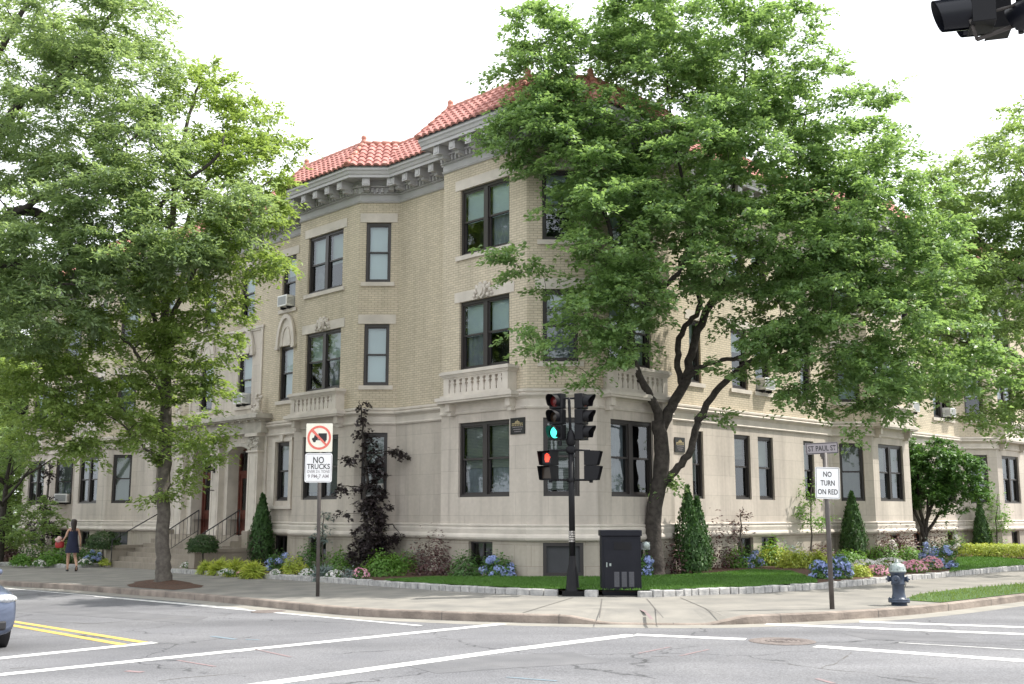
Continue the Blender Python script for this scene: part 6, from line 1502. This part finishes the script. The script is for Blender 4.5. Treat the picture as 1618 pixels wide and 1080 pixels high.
for ang, r, L in ((pi, .055, .09), (0, .055, .09), (-pi/2-.2, .075, .10)):
    mb = MB(); TT = T0 @ Matrix.Translation((0, 0, .47)) @ Matrix.Rotation(ang, 4, 'Z') @ Matrix.Translation((.105, 0, 0)) @ Matrix.Rotation(pi/2, 4, 'Y')
    mb.lathe([(r*.8, -.02), (r*.8, L*.45), (r, L*.45), (r, L*.85), (r*.85, L*.9), (r*.35, L*.9)], 14, TT); mb.lathe([(r*.3, L*.9), (r*.3, L*1.2), (0, L*1.2)], 5, TT); mb.build('outlet_cap', M['hydblue'], t)
mb = MB(); mb.tube([T0 @ Vector((.11, -.09, .45)), T0 @ Vector((.14, -.12, .40)), T0 @ Vector((.12, -.1, .34))], .006, 5); mb.build('cap_chain', M['iron'], t)
# ============================================================ CARS
def car(name, label, loc, rz, paint, suv=False):
    t = thing(name, (0, 0, 0), label, 'car'); ORG[t.name] = Vector((0, 0, 0))
    H = 1.60 if not suv else 1.70; Ln = 4.55; hw = .89
    # stations x (front +), (belt z, roof z or None, half width factor, lower z)
    st = [(2.27, .58, .66, .84, .30), (2.22, .78, .84, .95, .21), (2.05, .84, .92, .99, .19), (1.7, .88, 1.0, .98, .19), (1.2, .92, 1.06, 1, .19), (.78, .95, 1.10, 1, .19), (.3, .98, 1.30, 1, .19), (-.1, .92, H-.03, 1, .19), (-.6, .93, H, 1, .19), (-1.2, .95, H-.03, 1, .19), (-1.7, .97, (1.22 if not suv else H-.08), .99, .2), (-2.05, .95, (1.02 if not suv else 1.25), .95, .24), (-2.24, .80, .9 if not suv else 1.0, .86, .30)]
    sec = []
    for x, zb, zr, wf, zl in st:
        w_ = hw*wf; cab = zr > 1.1; rw = w_*(.70 if cab else .86)
        half = [(w_*.80, zl), (w_*.97, zl+.10), (w_, zl+(zb-zl)*.5), (w_*.985, zb-.06), (w_*.95, zb), (w_*.93 if cab else w_*.9, zb+(zr-zb)*.12), (rw+(w_*.93-rw)*.25 if cab else rw*.95, zr-(zr-zb)*.22), (rw*.85, zr-.015), (0, zr+.02)]
        sec.append([(x, y, z) for y, z in half]+[(x, -y, z) for y, z in half[:-1][::-1]])
    mb = MB(); n = len(sec[0])
    for i in range(len(sec)-1):
        for j in range(n-1): mb.face([sec[i][j], sec[i][j+1], sec[i+1][j+1], sec[i+1][j]], 0, None, True)
        mb.face([sec[i][n-1], sec[i][0], sec[i+1][0], sec[i+1][n-1]], 0, None, True)
    mb.face(sec[0]); mb.face(sec[-1])
    body = mb.build('body', paint, t)
    ss = body.modifiers.new('sub', 'SUBSURF'); ss.levels = 2; ss.render_levels = 2
    # glass: side windows, windscreen, rear screen set just proud of the cabin
    def strip_(ps, nm):
        mb = MB(); mb.face(ps); return mb.build(nm, M['carglass'], t)
    def P3(i, j, e=.012):
        v = Vector(sec[i][j]); return v+Vector((0, e if v.y > 0 else -e, 0))
    for sgn in (0, 1):
        idx = (5, 6) if not sgn else (n-5, n-6)
        mb = MB()
        for a, b in ((6, 7), (7, 8), (8, 9), (9, 10)):
            q = [P3(a, idx[0]), P3(b, idx[0]), P3(b, idx[1]), P3(a, idx[1])]; c_ = sum((Vector(v) for v in q), Vector())/4
            mb.face([c_+(Vector(v)-c_)*.90+Vector((0, .01 if c_.y > 0 else -.01, 0)) for v in q])
        mb.build('side_window', M['carglass'], t)
    up = Vector((0, 0, .025))
    strip_([Vector((.74, .66, 1.10))+up, Vector((.74, -.66, 1.10))+up, Vector((.02, -.56, H-.08))+up*1.6, Vector((.02, .56, H-.08))+up*1.6], 'windscreen')
    strip_([Vector((-1.35, .54, H-.06))+up, Vector((-1.35, -.54, H-.06))+up, Vector((-1.95, -.62, 1.08 if not suv else 1.32))+up, Vector((-1.95, .62, 1.08 if not suv else 1.32))+up], 'rear_window')
    for y in (-1, 1):
        mb = MB(); mb.lathe([(0, -1)]+[(sin(pi*k/10), -cos(pi*k/10)) for k in range(1, 10)]+[(0, 1)], 18, Matrix.Translation((2.06, y*.63, .765)) @ Matrix.Rotation(y*radians(-28), 4, 'Z') @ Matrix.Diagonal((.20, .25, .085, 1))); mb.build('headlight', M['headlamp'], t)
        mb = MB(); mb.box((-.03, -.07, -.035), (.015, .07, .035), 0, Matrix.Translation((1.95, y*.80, .80)) @ Matrix.Rotation(y*radians(55), 4, 'Z')); mb.build('marker_light', M['amber'], t)
        mb = MB(); mb.box((-2.27, y*.62-.12, .72), (-2.14, y*.62+.12, .92)); mb.build('tail_light', M['tail'], t, bevel=.03)
        mb = MB(); mb.box((.55, y*.95-.08, 1.04), (.68, y*.95+.08, 1.15)); mb.build('wing_mirror', paint, t, bevel=.045)
    mb = MB(); mb.box((2.10, -.70, .32), (2.275, .70, .46)); mb.build('lower_grille', M['iron'], t, bevel=.03)
    mb = MB(); mb.box((2.22, -.36, .58), (2.30, .36, .70)); mb.build('grille', M['iron'], t, bevel=.02)
    for x in (1.36, -1.38):
        for y in (-1, 1):
            T = Matrix.Translation((x, y*.79, .32)) @ Matrix.Rotation(pi/2, 4, 'X')
            mb = MB(); mb.lathe([(.20, -.10), (.29, -.11), (.318, -.08), (.32, 0), (.318, .08), (.29, .11), (.20, .10)], 28, T); wh = mb.build('wheel', M['rubber'], t)
            mb = MB(); mb.lathe([(.205, -.085), (.20, -.09*1), (.05, -.07)], 20, T); mb.lathe([(.205, .085), (.19, .075), (.05, .085), (0, .09)], 20, T)
            mb.build('rim', M['rim'], wh)
            mb = MB(); mb.lathe([(.37, -.13), (.37, .105), (.0, .10)], 24, T); mb.build('wheel_arch', M['iron'], t)
    t.location = loc; t.rotation_euler = (0, 0, rz); return t
hd = Vector((.7071, -.7071)).normalized(); ang = radians(-50)
g = Vector(G(2, 998)); left = Vector((-sin(ang), cos(ang))); fw = Vector((cos(ang), sin(ang)))
g = Vector((-7.66, 16.5)); cc = g-fw*2.05-left*.68
cr_ = car('parked_car', 'silver blue car whose nose enters at the left edge of the road', (cc.x, cc.y, gz(g.x)), ang, M['carpaint'])
cr_.name = 'car'
g = G(14, 862, 0); c2_ = car('suv', 'distant silver car with red tail light beyond the flower bed at far left', (-34.5, 66, gz(-34)), radians(115), M['carsilver'], True)
# ============================================================ WALKING WOMAN
g = G(112, 902, .15); p = Vector((g[0], g[1], gz(g[0])+.15)); hS = 78*p.y/1712/1.66
wt = thing('person', tuple(p), 'woman in a short navy dress walking away left along the pavement, holding a red bag', 'person')
def skin(name, V, E, R, m, parent, root=0, sub=2):
    me = bpy.data.meshes.new(name); T = Matrix.Translation(p) @ Matrix.Rotation(radians(28), 4, 'Z') @ Matrix.Scale(hS, 4)
    me.from_pydata([tuple(T @ Vector(v)) for v in V], E, []); o = bpy.data.objects.new(name, me); COL.objects.link(o)
    md = o.modifiers.new('s', 'SKIN'); md.use_smooth_shade = True
    for i, r in enumerate(R):
        r = r if isinstance(r, tuple) else (r, r); me.skin_vertices[0].data[i].radius = (r[0]*hS, r[1]*hS); me.skin_vertices[0].data[i].use_root = (i == root)
    s = o.modifiers.new('u', 'SUBSURF'); s.levels = sub; s.render_levels = sub
    m2 = bpy.data.meshes.new_from_object(o.evaluated_get(bpy.context.evaluated_depsgraph_get())); bpy.data.objects.remove(o)
    m2.materials.clear(); m2.materials.append(m)
    for q in m2.polygons: q.use_smooth = True
    return link(name, m2, parent)
# local axes: facing +y (away), x right
V = [(0, 0, .90), (0, 0, 1.05), (0, .01, 1.22), (0, 0, 1.36), (0, .0, 1.44), (0, .02, 1.50), (0, .03, 1.58), (0, .03, 1.645),  # 0-7 spine, neck, head
     (-.09, 0, .86), (-.11, .06, .50), (-.11, .06, .30), (-.11, .02, .10), (-.11, .05, .03), (-.11, .17, .02),      # 8-13 left leg planted
     (.09, 0, .86), (.10, .05, .50), (.12, -.13, .34), (.13, -.30, .20), (.13, -.33, .13), (.13, -.27, .04),     # 14-19 right leg trailing, heel up
     (-.15, 0, 1.36), (-.22, .0, 1.14), (-.30, .10, .99), (-.35, .20, 1.00),                       # 20-23 left arm bent forward
     (.15, 0, 1.36), (.22, -.04, 1.12), (.24, -.02, .88), (.25, .02, .80)]                            # 24-27 right arm hanging
Ed = [(0, 1), (1, 2), (2, 3), (3, 4), (4, 5), (5, 6), (6, 7), (0, 8), (8, 9), (9, 10), (10, 11), (11, 12), (12, 13), (0, 14), (14, 15), (15, 16), (16, 17), (17, 18), (18, 19), (3, 20), (20, 21), (21, 22), (22, 23), (3, 24), (24, 25), (25, 26), (26, 27)]
Rd = [(.14, .11), (.12, .09), (.13, .09), (.12, .08), .05, .055, (.075, .09), (.06, .075), .085, .055, .052, .034, .034, .025, .085, .056, .05, .036, .033, .022, .05, .036, .028, .022, .05, .036, .028, .022]
body = skin('body', V, Ed, Rd, M['skin'], wt)
for sx, base, dirs in ((-1, (-.36, .215, 1.0), [(-.02, .07, .01), (-.01, .075, -.01), (0, .07, -.02), (.01, .055, -.03), (.035, .03, -.03)]), (1, (.25, .03, .77), [(-.015, .01, -.075), (-.004, .02, -.08), (.006, .025, -.075), (.014, .03, -.06), (-.03, .02, -.035)])):
    for f in dirs:
        b0 = Vector(base); d = Vector(f); skin('finger', [tuple(b0), tuple(b0+d*.5), tuple(b0+d+Vector((0, 0, -.006)))], [(0, 1), (1, 2)], [.010, .009, .007], M['skin'], body, 0, 1)
mb = MB(); T = Matrix.Translation(p) @ Matrix.Rotation(radians(28), 4, 'Z') @ Matrix.Scale(hS, 4)
def ell(mb, rings, T, n=20):
    kk = len(mb.v)
    for (cx, cy, rx, ry, z) in rings:
        for j in range(n): a = 2*pi*j/n; mb.v.append(tuple(T @ Vector((cx+rx*cos(a)*(1+.03*sin(a*6+z*20)), cy+ry*sin(a), z))))
    for i in range(len(rings)-1):
        for j in range(n): j2 = (j+1) % n; mb.f.append((kk+i*n+j, kk+i*n+j2, kk+(i+1)*n+j2, kk+(i+1)*n+j)); mb.m.append(0); mb.uv.append(None); mb.sm.append(True)
ell(mb, [(0, 0, .225, .17, .60), (0, 0, .205, .16, .75), (0, 0, .185, .145, .90), (0, 0, .155, .125, 1.05), (0, 0, .15, .12, 1.15), (0, 0, .155, .12, 1.24), (0, 0, .14, .115, 1.31)], T)
mb.tube([T @ Vector((-.07, -.1, 1.30)), T @ Vector((-.055, -.04, 1.415))], .016, 5); mb.tube([T @ Vector((.07, -.1, 1.30)), T @ Vector((.055, -.04, 1.415))], .016, 5)
mb.build('dress', M['dress'], wt)
mb = MB(); ell(mb, [(0, .02, .01, .01, 1.715), (0, .02, .07, .075, 1.70), (0, .01, .098, .105, 1.65), (0, 0, .10, .10, 1.58), (0, -.025, .09, .075, 1.50), (0, -.05, .075, .05, 1.42), (.01, -.075, .055, .035, 1.34), (.015, -.09, .03, .02, 1.27), (.015, -.09, .005, .005, 1.24)], T); mb.build('hair', M['hair'], wt)
mb = MB()
for s_ in (-1, 1): mb.lathe([(0, -.03), (.018, -.015), (.02, 0), (.01, .02), (0, .025)], 6, T @ Matrix.Translation((s_*.08, .03, 1.57)))
mb.tube([T @ Vector((0, .11, 1.59)), T @ Vector((0, .14, 1.555)), T @ Vector((0, .115, 1.55))], [.008, .016, .01], 6)
mb.build('face_features', M['skin'], body)
for (x, y, z, rx_) in ((-.11, .10, .0, 0), (.13, -.31, .06, radians(-58))):
    mb = MB(); TT = T @ Matrix.Translation((x, y, z)) @ Matrix.Rotation(rx_, 4, 'X'); ell(mb, [(0, 0, .045, .12, .0), (0, 0, .047, .125, .02), (0, -.01, .042, .11, .045), (0, -.04, .035, .05, .07)], TT, 12); mb.build('shoe', M['shoe'], wt)
tb = thing('handbag', tuple(T @ Vector((-.40, .22, .80))), 'red handbag with pale pink cloth held at the woman\'s left side', 'bag')
mb = MB(); ell(mb, [(-.38, .22, .10, .06, .76), (-.38, .22, .14, .08, .80), (-.38, .22, .15, .08, .90), (-.38, .22, .12, .06, .98)], T, 14); mb.build('bag_body', M['bag'], tb)
mb = MB()
for kk_ in range(7): q = T @ Vector((-.40+random.uniform(-.1, .08), .2+random.uniform(-.05, .05), 1.0+random.uniform(-.05, .10))); mb.lathe([(0, -.07), (.05, -.04), (.07, 0), (.04, .05), (0, .06)], 8, TR(q, random.random()*3, random.random()))
mb.build('cloth', M['bag2'], tb)
mb = MB(); mb.tube([T @ Vector((-.48, .22, .96)), T @ Vector((-.42, .22, 1.10)), T @ Vector((-.34, .22, 1.10)), T @ Vector((-.28, .22, .96))], .012, 6); mb.build('handle', M['bag'], tb)
